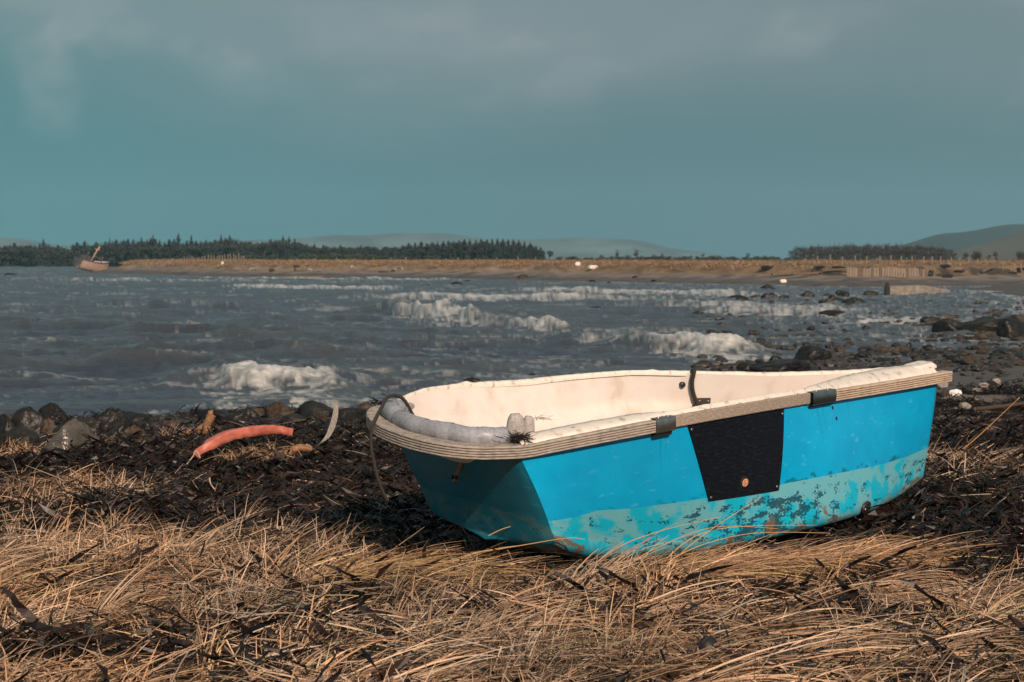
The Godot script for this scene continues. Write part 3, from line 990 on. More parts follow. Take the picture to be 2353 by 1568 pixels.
	iron.metallic = 0.5
	st = surf()
	var ip := inner(0.585, 0.22, -1.0)
	var ix := (inner(0.60, 0.22, -1.0) - ip).normalized(); var iy := (inner(0.585, 0.16, -1.0) - ip).normalized(); var iz := ix.cross(iy).normalized()
	if iz.z < 0: iz = -iz
	iy = iz.cross(ix).normalized()
	var it := Transform3D(Basis(ix, iy, iz), ip)
	box(st, it * Transform3D(Basis(), Vector3(0, 0, 0.005)), Vector3(0.085, 0.11, 0.008), 0.003)
	var plate := put("eye_plate", done(st), iron, b)
	st = surf()
	tube(st, bezier([it * Vector3(-0.03, -0.01, 0.005), it * Vector3(-0.032, -0.012, 0.045), it * Vector3(0.0, -0.012, 0.055), it * Vector3(0.03, -0.01, 0.045), it * Vector3(0.028, -0.01, 0.005)], 16), PackedFloat32Array([0.008, 0.008]), 8)
	put("eye", done(st), steel, plate)
	for q in [[-0.028, 0.038], [0.028, 0.038], [-0.028, -0.04], [0.028, -0.04]]:
		st = surf(); disc(st, it * Transform3D(Basis(), Vector3(q[0], q[1], 0.009)), 0.008, 0.006)
		put("screw", done(st), steel, plate)
	st = surf()
	var bp := inner(0.555, 0.075, -1.0)
	disc(st, Transform3D(it.basis, bp), 0.017, 0.03)
	put("bolt", done(st), mat(0.02, 0.022, 0.028, 0.3), b)
	# splintered block at the stem head
	st = surf()
	box(st, Transform3D(Basis(Vector3.UP, 0.1) * Basis(Vector3.BACK, 0.12), Vector3(2.98, 0.70, 0.02)), Vector3(0.20, 0.05, 0.13), 0.018)
	put("stem_head", done(st), lip_paint, b)
	# ropes: things of their own
	var rope_fiber := grain(mat(1, 1, 1, 0.85), noise_texture(0.06, 83, [[0.0, srgb(0.008, 0.0075, 0.006)], [0.5, srgb(0.026, 0.023, 0.018)], [1.0, srgb(0.06, 0.053, 0.04)]], 128, 4), 14.0)
	var bt := b.transform
	var pts := []
	for q in [Vector3(-0.27, 0.50, -0.27), Vector3(-0.335, 0.60, -0.27), Vector3(-0.39, 0.640, -0.265), Vector3(-0.46, 0.640, -0.25), Vector3(-0.525, 0.585, -0.215), Vector3(-0.575, 0.545, -0.18), Vector3(-0.61, 0.515, -0.155), Vector3(-0.615, 0.44, -0.15)]:
		pts.append(bt * q)
	var last: Vector3 = pts[7]
	for q in [Vector3(0.015, -0.09, 0.0), Vector3(0.035, -0.17, 0.0), Vector3(0.05, -0.22, -0.02), Vector3(0.075, -0.27, -0.04)]: pts.append(last + q)
	var r1 := put("rope", rope_mesh(bezier(pts, 110), 0.0095, 0.036), rope_fiber)
	tag(r1, "dark twisted rope slung over the grey fender and hanging off the stern", "rope")
	pts = []
	for q in [[0.575, -0.03, 0.012], [0.568, 0.0, 0.022], [0.566, 0.06, 0.02], [0.568, 0.13, 0.02], [0.572, 0.19, 0.03], [0.576, 0.215, 0.05], [0.568, 0.235, 0.05], [0.553, 0.25, 0.035], [0.538, 0.275, 0.035], [0.522, 0.31, 0.03], [0.50, 0.38, 0.03]]:
		var p: Vector3 = inner(q[0], maxf(q[1], 0.0), -1.0) + iz * q[2]
		if q[1] < 0.0: p += Vector3(0, 0.012, -0.045)
		if q[1] == 0.0: p.y += 0.022
		pts.append(bt * p)
	var r2 := put("rope", rope_mesh(bezier(pts, 90), 0.0125, 0.046), rope_fiber)
	tag(r2, "dark twisted rope looped over the far gunwale and knotted at the eye plate", "rope")
	st = surf()
	var kp := bt * (inner(0.572, 0.21, -1.0) + iz * 0.045)
	var kn := []
	for k in 14: kn.append(kp + Vector3(cos(k * 1.25) * 0.026, sin(k * 0.9) * 0.018, sin(k * 1.25) * 0.022))
	var r3 := rope_mesh(bezier(kn, 70), 0.012, 0.05)
	put("knot", r3, rope_fiber, r2)
	return b

# ------------------------------------------------------------------ grass, straw and wrack
# one clump mesh of bent blades; every blade a narrow strip with its own tint
func clump(seed_: int, blades: int, spread: float, length: Vector2, lean: Vector2, droop: float, fan: float, width: Vector2, tints: Array, segs := 5, lift := 0.0, kink := 0.0) -> ArrayMesh:
	var r := RandomNumberGenerator.new()
	r.seed = seed_
	var pts := PackedVector3Array(); var cols := PackedColorArray(); var idx := PackedInt32Array()
	for b in blades:
		var at := Vector3(r.randfn(0.0, spread), lift * r.randf(), r.randfn(0.0, spread))
		var head := r.randfn(0.0, fan)
		var tilt := r.randf_range(lean.x, lean.y)
		var l := r.randf_range(length.x, length.y)
		var w := r.randf_range(width.x, width.y)
		var bend := droop * r.randf_range(0.5, 1.5)
		var turn := r.randfn(0.0, 0.3)
		var t: Vector3 = tints[r.randi() % tints.size()]
		t *= r.randf_range(0.65, 1.25)
		var roll := r.randf_range(-0.9, 0.9)
		var k0 := r.randi_range(1, segs - 1) if r.randf() < kink else -1
		var base := pts.size()
		for i in segs + 1:
			var f := float(i) / segs
			var dir := Vector3(cos(head) * cos(tilt), sin(tilt), sin(head) * cos(tilt))
			var side := dir.cross(Vector3.UP).normalized()
			var up := side.cross(dir)
			var wide := (side * cos(roll) + up * sin(roll)) * w * (1.0 - 0.75 * f * f) * 0.5
			pts.append(at - wide); pts.append(at + wide)
			var shade := t * (0.85 + 0.25 * f)
			cols.append(Color(shade.x, shade.y, shade.z)); cols.append(Color(shade.x, shade.y, shade.z))
			if i < segs:
				var k := base + i * 2
				idx.append_array(PackedInt32Array([k, k + 1, k + 2, k + 1, k + 3, k + 2]))
			at += dir * l / segs
			tilt -= bend / segs
			head += turn / segs
			if i == k0: tilt -= r.randf_range(0.4, 1.4); head += r.randfn(0.0, 0.6)
			if at.y < 0.002 and tilt < 0.0: tilt = r.randf_range(-0.02, 0.10)
	var arr := []
	arr.resize(Mesh.ARRAY_MAX)
	arr[Mesh.ARRAY_VERTEX] = pts; arr[Mesh.ARRAY_COLOR] = cols; arr[Mesh.ARRAY_INDEX] = idx
	var m := ArrayMesh.new()
	m.add_surface_from_arrays(Mesh.PRIMITIVE_TRIANGLES, arr)
	return m

# crumpled ribbons of seaweed
func weed(seed_: int, count: int, spread: float, length: Vector2, width: Vector2, tints: Array, height: float) -> ArrayMesh:
	var r := RandomNumberGenerator.new()
	r.seed = seed_
	var pts := PackedVector3Array(); var cols := PackedColorArray(); var idx := PackedInt32Array()
	for b in count:
		var at := Vector3(r.randfn(0.0, spread), r.randf() * height, r.randfn(0.0, spread))
		var head := r.randf() * TAU
		var tilt := r.randf_range(-0.15, 0.35)
		var l := r.randf_range(length.x, length.y)
		var w := r.randf_range(width.x, width.y)
		var t: Vector3 = tints[r.randi() % tints.size()] * r.randf_range(0.6, 1.4)
		var roll := r.randf() * PI
		var base := pts.size()
		for i in 7:
			var dir := Vector3(cos(head) * cos(tilt), sin(tilt), sin(head) * cos(tilt))
			var side := dir.cross(Vector3.UP).normalized()
			var wide := (side * cos(roll) + side.cross(dir) * sin(roll)) * w * (0.35 + sin(PI * (i + 0.4) / 7.0)) * 0.5
			pts.append(at - wide); pts.append(at + wide)
			cols.append(Color(t.x, t.y, t.z)); cols.append(Color(t.x, t.y, t.z))
			if i < 6:
				var k := base + i * 2
				idx.append_array(PackedInt32Array([k, k + 1, k + 2, k + 1, k + 3, k + 2]))
			at += dir * l / 6.0
			head += r.randfn(0.0, 0.42); tilt = clampf(tilt + r.randfn(0.0, 0.35), -0.6, 0.5); roll += r.randfn(0.0, 0.6)
			at.y = maxf(at.y, -0.01)
	var arr := []
	arr.resize(Mesh.ARRAY_MAX)
	arr[Mesh.ARRAY_VERTEX] = pts; arr[Mesh.ARRAY_COLOR] = cols; arr[Mesh.ARRAY_INDEX] = idx
	var m := ArrayMesh.new()
	m.add_surface_from_arrays(Mesh.PRIMITIVE_TRIANGLES, arr)
	return m

func scatter(called: String, label: String, meshes: Array, spots: Array, material: Material) -> void:
	# spots: [Transform3D, Color]; dealt out over the meshes; one stuff object with a MultiMesh per variant
	var root := Node3D.new()
	root.name = numbered(called)
	add_child(root)
	tag(root, label, called.replace("_", " "), "", "stuff")
	for k in meshes.size():
		var mine := []
		for i in range(k, spots.size(), meshes.size()): mine.append(spots[i])
		var mm := MultiMesh.new()
		mm.transform_format = MultiMesh.TRANSFORM_3D
		mm.use_colors = true
		mm.mesh = meshes[k]
		mm.instance_count = mine.size()
		for i in mine.size():
			mm.set_instance_transform(i, mine[i][0])
			mm.set_instance_color(i, mine[i][1])
		var o := MultiMeshInstance3D.new()
		o.name = "tufts"
		o.multimesh = mm
		o.material_override = material
		o.set_meta("kind", "stuff")
		root.add_child(o, true)

func blob(x: float, d: float, q: Array) -> float:
	return exp(-pow((x - q[0]) / q[2], 2.0) - pow((d - q[1]) / q[3], 2.0)) * q[4]

# how much dry grass grows at a place, 0..1 ; the rest is wrack and sand
func grassy(x: float, d: float) -> float:
	var edge := 10.75 + 0.35 * n2(x * 1.2, 4.0) if x < 0.0 else 9.75
	var g := (1.0 - smoothstep(edge - 0.7, edge + 0.5, d + 0.5 * n2(x * 1.6, d * 1.6))) * (1.0 - 0.7 * smoothstep(0.16, 0.46, n2(x * 1.5 + 70.0, d * 1.1 + 20.0)))
	for q in [[-2.85, 12.2, 0.55, 0.55, 1.1], [-3.8, 15.4, 0.9, 0.6, 0.9], [3.0, 13.4, 0.7, 1.1, 0.8], [2.75, 11.9, 0.35, 0.4, 0.5], [1.0, 9.35, 0.9, 0.35, 0.7]]: g += blob(x, d, q)
	for q in [[1.6, 9.45, 0.30, 0.55, 0.95], [2.1, 10.2, 0.8, 0.8, 1.0], [1.9, 8.9, 0.3, 0.22, 0.8], [1.35, 8.75, 0.22, 0.16, 0.9], [2.15, 9.25, 0.35, 0.2, 0.9], [-0.62, 8.25, 0.13, 0.5, 0.75], [-1.72, 7.25, 0.55, 0.26, 1.6], [-0.5, 11.0, 0.45, 0.5, 0.7], [1.75, 7.35, 0.3, 0.2, 0.6], [0.71, 7.15, 0.12, 0.18, 1.0], [0.97, 7.0, 0.16, 0.2, 1.0], [0.05, 8.05, 0.10, 0.3, 0.5], [-0.1, 9.8, 0.5, 0.55, 1.5], [0.28, 9.18, 0.45, 0.33, 1.35]]: g -= blob(x, d, q)
	return clampf(g, 0.0, 1.0)

func under_boat(x: float, d: float) -> bool:
	# the strip of ground beneath the hull
	var px := x + 0.0923; var pz := -d + 9.4351
	var lx := px * cos(0.662) - pz * sin(0.662); var lz := px * sin(0.662) + pz * cos(0.662)
	if lx < 0.05 or lx > 3.1: return false
	return absf(lz) < maxf(poly(CHINE_BEAM, clampf(lx / 3.08, 0.0, 1.0)), 0.05) - 0.03

func flow(x: float, d: float) -> float:
	# the heading the wind and water combed the grass to, 0 = +x, turning towards -z (away)
	var a := 0.45 + 0.75 * n2(x * 0.5 + 60.0, d * 0.5) + 0.35 * n2(x * 1.7, d * 1.7 + 90.0)
	if x > 0.3 and d < 9.6: a -= 0.55 * smoothstep(0.3, 1.2, x)
	if x < -0.3: a += 0.35
	return a

func slope_basis(x: float, d: float) -> Basis:
	var e := 0.08
	var n := Vector3(ground_h(x - e, d) - ground_h(x + e, d), 2.0 * e, (ground_h(x, d + e) - ground_h(x, d - e))).normalized()
	var axis := Vector3.UP.cross(n)
	if axis.length() < 0.001: return Basis()
	return Basis(axis.normalized(), Vector3.UP.angle_to(n))

func build_grass() -> void:
	var straw := mat(1, 1, 1, 0.62)
	straw.vertex_color_use_as_albedo = true
	straw.metallic_specular = 0.35
	straw.cull_mode = BaseMaterial3D.CULL_DISABLED
	var tan_ := [Vector3(0.55, 0.375, 0.25), Vector3(0.68, 0.49, 0.34), Vector3(0.44, 0.285, 0.18), Vector3(0.52, 0.385, 0.275), Vector3(0.47, 0.275, 0.15), Vector3(0.25, 0.16, 0.105), Vector3(0.16, 0.10, 0.065)]
	var mixed := tan_ + [Vector3(0.22, 0.14, 0.085), Vector3(0.42, 0.34, 0.25), Vector3(0.10, 0.065, 0.04)]
	var green := tan_ + [Vector3(0.34, 0.28, 0.12), Vector3(0.58, 0.41, 0.25), Vector3(0.56, 0.38, 0.20), Vector3(0.50, 0.35, 0.22)]
	var litter := []; var tufts := []; var sheaves := []
	for k in 5: litter.append(clump(100 + k, 40, 0.12, Vector2(0.04, 0.26), Vector2(-0.02, 0.28), 0.15, 2.6, Vector2(0.003, 0.0066), mixed, 3, 0.035, 0.35))
	for k in 6: tufts.append(clump(200 + k, 24, 0.036, Vector2(0.08, 0.25), Vector2(0.3, 1.3), 0.6, 0.6, Vector2(0.0036, 0.0074), tan_, 5, 0.0, 0.35))
	for k in 7: sheaves.append(clump(300 + k, 26, 0.042, Vector2(0.26, 0.62), Vector2(0.15, 0.62), 0.75, 0.22, Vector2(0.0034, 0.0070), green, 7, 0.012, 0.12))
	var a := []; var b := []; var c := []
	rng.seed = 77
	var d := 5.2
	while d < 17.5:
		var half := d * 0.35 + 1.1
		for i in int(half * 2.0 * 9.0):
			var x := rng.randf_range(-half, half)
			var dd := d + rng.randf_range(0.0, 0.1)
			var g := grassy(x, dd)
			var inside := under_boat(x, dd)
			var heading := flow(x, dd)
			var tint := 0.86 + 0.35 * n2(x * 0.8 + 12.0, dd * 0.8) + rng.randf_range(-0.14, 0.14)
			var warm := n2(x * 0.6 + 3.0, dd * 0.6 + 33.0) * 0.15
			var col := Color(tint * (1.0 + warm), tint, tint * (1.0 - warm))
			var base := slope_basis(x, dd)
			# broken straw everywhere, thinner over the wrack
			if rng.randf() < (0.15 + 0.45 * g) * (1.0 - minf(1.0, blob(x, dd, [0.0, 9.7, 0.42, 0.45, 1.3]))):
				var s := rng.randf_range(0.8, 1.3)
				a.append([Transform3D(base * Basis(Vector3.UP, rng.randf() * TAU).scaled(Vector3(s, s * rng.randf_range(0.6, 1.5), s)), g3(x, dd, 0.002 + 0.02 * g)), col])
			if inside or g < 0.15: continue
			var kind := n2(x * 0.9 + 300.0, dd * 0.9) + (0.22 if x > 0.1 else -0.10)
			if rng.randf() < g * (0.42 if kind < 0.0 else 0.26):
				var s2 := rng.randf_range(0.75, 1.25)
				b.append([Transform3D(base * Basis(Vector3.UP, heading + rng.randfn(0.0, 0.6)).scaled(Vector3.ONE * s2), g3(x, dd, 0.0)), col])
			if rng.randf() < g * (0.08 if kind < 0.0 else 0.28):
				var s3 := rng.randf_range(0.7, 1.15)
				c.append([Transform3D(base * Basis(Vector3.UP, heading + rng.randfn(0.0, 0.38)).scaled(Vector3(s3, s3 * rng.randf_range(0.5, 1.0), s3)), g3(x, dd, 0.01)), col])
		d += 0.1
	# heavy bundles swept down together
	var bundles := []
	for k in 5: bundles.append(clump(330 + k, 44, 0.035, Vector2(0.34, 0.72), Vector2(0.12, 0.6), 0.7, 0.17, Vector2(0.0036, 0.0075), tan_.slice(0, 5), 7, 0.03, 0.08))
	var h_ := []
	for i in 150:
		var x := rng.randf_range(-2.6, 2.8); var dd := rng.randf_range(6.4, 9.3)
		if grassy(x, dd) < 0.35 or (x < -0.5 and i % 3) or n2(x * 0.9 + 300.0, dd * 0.9) < -0.25 + rng.randf() * 0.2: continue
		var s4 := rng.randf_range(0.7, 1.15)
		h_.append([Transform3D(slope_basis(x, dd) * Basis(Vector3.UP, flow(x, dd) + rng.randfn(0.0, 0.12)).scaled(Vector3(s4, s4 * 0.9, s4)), g3(x, dd, 0.01)), Color(1.0, 0.96, 0.92) * rng.randf_range(0.85, 1.2)])
	scatter("grass_swathe", "heavy swathes of bright dry grass swept down in bundles", bundles, h_, straw)
	# the thick swathe laid against the turn of the bilge, and the tussock under the transom
	for i in 190:
		var t := rng.randf()
		var x := lerpf(0.55, 1.75, t) + rng.randfn(0.0, 0.08)
		var dd := lerpf(8.78, 9.40, t) + rng.randfn(0.0, 0.09)
		var s3 := rng.randf_range(0.8, 1.2)
		c.append([Transform3D(Basis(Vector3.UP, 0.28 + rng.randfn(0.0, 0.28)).scaled(Vector3(s3, s3 * rng.randf_range(0.5, 1.05), s3)), g3(x, dd, 0.02)), Color(1.05, 0.95, 0.85) * rng.randf_range(0.85, 1.15)])
	for i in 70:
		var x := -0.85 + rng.randfn(0.0, 0.25); var dd := 8.9 + rng.randfn(0.0, 0.15)
		c.append([Transform3D(Basis(Vector3.UP, 0.25 + rng.randfn(0.0, 0.3)).scaled(Vector3.ONE * rng.randf_range(0.6, 1.0)), g3(x + 0.25, dd, 0.02)), Color(1, 0.95, 0.8) * rng.randf_range(0.8, 1.1)])
	scatter("straw_litter", "short broken dry straw lying loose all over the near ground", litter, a, straw)
	scatter("stubble_grass", "short upright tufts of dry tan grass across the left foreground", tufts, b, straw)
	scatter("marram_grass", "long tan grass combed flat to the right in the foreground", sheaves, c, straw)
	# wrack
	var kelp := mat(1, 1, 1, 0.42)
	kelp.vertex_color_use_as_albedo = true
	kelp.metallic_specular = 0.4
	kelp.cull_mode = BaseMaterial3D.CULL_DISABLED
	var dark := [Vector3(0.010, 0.008, 0.007), Vector3(0.018, 0.013, 0.009), Vector3(0.022, 0.014, 0.010), Vector3(0.010, 0.009, 0.009), Vector3(0.032, 0.022, 0.015)]
	var weeds := []
	for k in 6: weeds.append(weed(400 + k, 54, 0.085, Vector2(0.05, 0.30), Vector2(0.002, 0.007 if k < 4 else 0.022), dark, 0.022 if k < 4 else 0.045))
	var w := []
	d = 6.0
	while d < 36.0:
		var half := d * 0.35 + 1.1
		var per := 15.0 if d < 17.0 else 5.0
		for i in int(half * 2.0 * per):
			var x := rng.randf_range(-half, half)
			var dd := d + rng.randf_range(0.0, 0.12)
			var g := grassy(x, dd)
			var keep := 1.0 - g * 0.80
			if dd > 16.5:
				keep = 0.85 * smoothstep(0.12, 0.4, n2(x * 0.25, dd * 0.9 + 70.0)) if x > 1.0 else 0.10
				if dd < 18.5: keep = maxf(keep, 0.4)
			for q in [[-1.75, 7.3, 0.4, 0.2], [1.38, 8.72, 0.25, 0.14], [2.1, 9.25, 0.35, 0.16], [1.75, 12.6, 0.45, 0.25], [-0.75, 15.6, 0.7, 0.35], [3.3, 14.5, 0.8, 0.5]]:
				keep *= 1.0 - 0.8 * exp(-pow((x - q[0]) / q[2], 2.0) - pow((dd - q[1]) / q[3], 2.0))
			if rng.randf() > keep: continue
			var s := rng.randf_range(0.7, 1.5)
			w.append([Transform3D(slope_basis(x, dd) * Basis(Vector3.UP, rng.randf() * TAU).scaled(Vector3(s, s * rng.randf_range(0.5, 1.1), s)), g3(x, dd, -0.005 - 0.012 * g)), Color(1, 1, 1) * rng.randf_range(0.5, 1.2)])
		d += 0.12
	scatter("seaweed_wrack", "dark tangled seaweed thrown up along the top of the beach", weeds, w, kelp)
	# dune grass of the far bank, as tufts
	var far_tufts := []
	for k in 4: far_tufts.append(clump(500 + k, 40, 0.40, Vector2(0.2, 0.55), Vector2(0.5, 1.4), 0.9, 1.8, Vector2(0.02, 0.05), [Vector3(0.33, 0.22, 0.125), Vector3(0.25, 0.16, 0.085), Vector3(0.40, 0.28, 0.17), Vector3(0.16, 0.105, 0.06)], 3))
	var f := []
	for i in 9000:
		var x := rng.randf_range(-84.0, 72.0)
		var df := knot(x, FAR_X, FAR_D)
		var dd := df + 15.0 + pow(rng.randf(), 1.6) * 45.0
		if absf(x) > dd * 0.33: continue
		var h := ground_h(x, dd)
		if h < 0.0 + 0.3 * n2(x * 0.4, 8.0) or n2(x * 0.2, dd * 0.2 + 5.0) < -0.15: continue
		if x > 34.0 and h < 0.5: continue
		f.append([Transform3D(Basis(Vector3.UP, rng.randf() * TAU).scaled(Vector3.ONE * rng.randf_range(0.6, 1.3)), Vector3(x, h - 0.03, -dd)), Color(1, 1, 1) * rng.randf_range(0.7, 1.2)])
	scatter("dune_grass", "tan dune grass along the top of the far bank", far_tufts, f, straw)

# ------------------------------------------------------------------ rocks
func rock_mesh(seed_: int, detail: int, sharp: float) -> ArrayMesh:
	var f := FastNoiseLite.new()
	f.seed = seed_; f.frequency = 0.9; f.fractal_octaves = 4
	var r := RandomNumberGenerator.new()
	r.seed = seed_
	var planes := []
	for k in 12: planes.append([Vector3(r.randfn(), r.randfn() * 0.8, r.randfn()).normalized(), r.randf_range(0.50, 0.86)])
	var st := surf()
	var rows := []
	for j in detail + 1:
		var row := PackedVector3Array()
		for i in detail * 2 + 1:
			var th := PI * j / detail; var ph := TAU * (i % (detail * 2)) / (detail * 2)
			var p := Vector3(sin(th) * cos(ph), cos(th), sin(th) * sin(ph))
			var l := 1.0
			for q in planes:
				var dt := p.dot(q[0])
				if dt > 0.05: l = minf(l, lerpf(1.0, q[1] / dt, sharp))
			l *= 1.12 + 0.16 * f.get_noise_3dv(p * 1.4) + 0.08 * f.get_noise_3dv(p * 4.0)
			row.append(p * l * 0.5)
		rows.append(row)
	sheet(st, rows, true)
	return done(st)

var rock_shapes := []

func rock_materials() -> void:
	var bumps := noise_texture(0.03, 91, [], 256, 6, 7.0)
	for q in [["dark", 0.004, 0.012, 0.032, Vector3(1.0, 0.98, 0.94), 0.42], ["brown", 0.014, 0.045, 0.13, Vector3(1.0, 0.68, 0.45), 0.55], ["pale", 0.10, 0.24, 0.42, Vector3(1.0, 0.9, 0.78), 0.7], ["wet", 0.03, 0.075, 0.15, Vector3(1.0, 0.93, 0.80), 0.22], ["mossy", 0.006, 0.017, 0.045, Vector3(1.0, 0.97, 0.75), 0.5]]:
		var m := mat(1, 1, 1, q[5])
		var t: Vector3 = q[4]
		grain(m, noise_texture(0.018, 93, [[0.0, srgb(q[1] * t.x, q[1] * t.y, q[1] * t.z)], [0.5, srgb(q[2] * t.x, q[2] * t.y, q[2] * t.z)], [1.0, srgb(q[3] * t.x, q[3] * t.y, q[3] * t.z)]], 256, 5), 0.9, false)
		m.normal_enabled = true
		m.normal_texture = bumps
		m.normal_scale = 0.9
		m.metallic_specular = 0.35
		M[q[0]] = m
	var cob := mat(0.030, 0.027, 0.024, 0.5)
	cob.vertex_color_use_as_albedo = true
	M['cobble'] = cob

# a boulder whose foot stands at the given survey point, w and h its span there
func rock(u: float, v: float, w: float, h: float, kind: String, label: String, group := "", sink := 0.25) -> void:
	var p := spot(u, v)
	var d := -p.z
	var wide := w * d / 4570.0; var high := h * d / 4570.0 / (1.0 - sink) * 1.02
	var o := MeshInstance3D.new()
	o.name = numbered("rock")
	o.mesh = rock_shapes[rng.randi() % rock_shapes.size()]
	o.material_override = M[kind]
	add_child(o)
	tag(o, label, "rock", group)
	var deep := wide * rng.randf_range(0.6, 0.95)
	p.z -= deep * 0.35
	p.y = maxf(ground_h(p.x, -p.z), SEA - 0.15)
	o.transform = Transform3D(Basis(Vector3.UP, rng.randf_range(-0.5, 0.5)) * Basis.from_scale(Vector3(wide * 1.12, high * 1.1, deep)), p + Vector3(0, high * (0.5 - sink), 0))

func build_rocks() -> void:
	rock_materials()
	for k in 9: rock_shapes.append(rock_mesh(600 + k, 18, 1.0 if k % 3 else 0.8))
	rng.seed = 5
	var cobbles := []
	for i in 2800:
		var u := rng.randf_range(1600, 2450)
		var v := rng.randf_range(775, 900) if i % 3 else rng.randf_range(690, 790)
		if i % 7 == 0:
			u = rng.randf_range(-60, 900); v = rng.randf_range(960, 1035)
		var p := spot(u, v)
		if n2(p.x * 0.5, p.z * 0.2) < -0.15 and i % 7: continue
		var sz := rng.randf_range(0.05, 0.36) * (1.0 if v < 860.0 else 0.5)
		var k := rng.randf_range(0.4, 1.3)
		var warm := rng.randf_range(0.0, 0.35) if rng.randf() < 0.4 else 0.0
		cobbles.append([Transform3D(Basis(Vector3.UP, rng.randf() * TAU) * Basis.from_scale(Vector3(sz * 1.3, sz * 0.6, sz)), Vector3(p.x, maxf(p.y, SEA - 0.02) + sz * 0.10, p.z)), Color(k * (1.0 + warm), k, k * (1.0 - warm * 0.6))])
	scatter('shingle', 'small dark stones and cobbles strewn over the tidal sand', [rock_shapes[0], rock_shapes[4], rock_shapes[7]], cobbles, M['cobble'])
	# the boulders along the left waterline, left to right
	for q in [
		[6, 1012, 60, 58, "dark", "black boulder cut by the left edge of the view"],
		[60, 1000, 80, 62, "dark", "dark boulder behind and left of the big wet pointed boulder"],
		[45, 1050, 90, 62, "mossy", "low green black boulder at the left edge in front of a taller one"],
		[132, 1062, 128, 92, "wet", "big wet shining pointed boulder at the left"],
		[185, 1012, 110, 58, "mossy", "dark mossy boulder directly behind the big wet pointed boulder"],
		[258, 1012, 98, 68, "dark", "large black flat topped boulder right of the wet pointed boulder"],
		[280, 1040, 95, 66, "brown", "tan brown boulder in front of the large black flat topped one"],
		[328, 1008, 48, 52, "dark", "small dark pointed boulder right of the tan brown one"],
		[395, 1012, 58, 46, "brown", "brown rounded boulder behind the short sawn branch"],
		[430, 1005, 60, 34, "dark", "dark low boulder behind the kelp stalks"],
		[505, 990, 95, 26, "dark", "long low dark boulder behind the left end of the orange trough"],
		[625, 985, 90, 36, "mossy", "green brown boulder behind the right end of the orange trough"],
		[725, 985, 95, 52, "mossy", "green brown boulder left of the upright bent blade"],
		[745, 962, 60, 34, "dark", "dark boulder top showing just left of the blade tip"],
		[828, 985, 120, 56, "dark", "large dark boulder between the bent blade and the dinghy stern"],
		[905, 958, 50, 26, "pale", "small pale stone just beyond the dinghy stern"],
		[60, 1045, 60, 26, "brown", "small brown stone at the foot of the left boulders"],
		[345, 1035, 60, 24, "brown", "small brown stone under the small dark pointed boulder"],
		[1076, 886, 62, 24, "dark", "black boulder in the water just beyond the dinghy's far side"],
		[985, 888, 44, 8, "dark", "low dark rock awash left of the black boulder beyond the dinghy"],
		[712, 872, 48, 14, "dark", "dark rock awash at the right foot of the left breaking wave"],
		[1215, 866, 44, 14, "dark", "low dark rock in the water beyond the middle of the dinghy"],
		[1300, 858, 30, 10, "dark", "small dark rock in the water right of the low dark one beyond the dinghy"],
		[2182, 768, 54, 40, "dark", "tall black conical boulder standing in the shallows at the right"],
		[1608, 780, 44, 16, "dark", "black rock in the surf above the right breaking wave"],
		[1725, 778, 34, 9, "dark", "flat black rock right of the surf above the right breaking wave"],
		[1738, 786, 26, 8, "dark", "small flat black rock below another beside the right surf"],
		[1993, 760, 22, 16, "dark", "small pointed black rock in mid water at the right"],
		[1915, 795, 22, 14, "dark", "small pointed black rock alone in the shallows near the beach"],
		[1365, 709, 40, 10, "dark", "flat dark rock in the waves beyond the middle of the bay"],
		[1050, 654, 24, 8, "dark", "dark rock at the far waterline left of centre"],
		[771, 659, 24, 7, "dark", "dark rock near the far waterline below the conifers"],
		[983, 656, 14, 5, "dark", "tiny dark rock near the far waterline left of the bigger one"],
		[1180, 659, 16, 5, "dark", "tiny dark rock near the far waterline at the centre"],
		[1202, 640, 30, 8, "brown", "brown rock lump on the far sand right of centre"],
		[26, 633, 26, 8, "dark", "dark rock in the sea left of the stranded fishing boat"],
		[1920, 727, 62, 18, "dark", "long black rock below the rocky reef"],
		[2085, 893, 34, 10, "dark", "dark stone on the sand behind the dinghy bow"],
		[1800, 868, 120, 34, "dark", "large dark boulder half hidden behind the dinghy's dipped gunwale"],
		[1715, 862, 36, 26, "dark", "dark upright stone behind the dinghy amidships"],
		[1870, 835, 82, 32, "dark", "dark brown boulder behind the dinghy left of the shore rocks"],
		[2285, 766, 120, 36, "mossy", "broad mossy boulder right of the black conical one"],
		[2330, 775, 70, 44, "dark", "black boulder at the right edge beside the broad mossy one"],
		[1803, 1572, 90, 46, "brown", "brown stone cut by the bottom edge in the grass"],
	]:
		rock(q[0], q[1] + (10.0 if q[1] > 955 and q[1] < 1100 else 0.0), q[2] * 1.1, q[3] * (0.95 if q[1] > 955 and q[1] < 1100 else 1.0), q[4], q[5], "", 0.35)
	for i in 30:
		rock(rng.randf_range(-60, 930), rng.randf_range(972, 1026), rng.randf_range(40, 95), rng.randf_range(24, 46), ['dark', 'dark', 'mossy', 'brown'][rng.randi() % 4], 'dark boulder jumbled in the row between the seaweed heap and the sea', 'boulders jumbled along the left waterline', 0.35)
	# reef and shore rocks too alike to tell apart
	for i in 42:
		var u := rng.randf_range(1690, 2060)
		rock(u, 693 + rng.randfn(0.0, 12.0), rng.randf_range(14, 46), rng.randf_range(6, 15), ["dark", "dark", "mossy", "dark", "brown"][rng.randi() % 5], "dark weedy rock in the reef beyond the dinghy bow", "reef rocks in the far shallows", 0.35)
	for i in 42:
		var u := rng.randf_range(2115, 2420)
		rock(u, 752 + rng.randfn(0.0, 14.0), rng.randf_range(24, 70), rng.randf_range(9, 20), ["dark", "mossy", "dark", "brown"][rng.randi() % 4], "dark rock heaped in the bank at the right edge of the shallows", "heaped rocks at the right edge", 0.35)
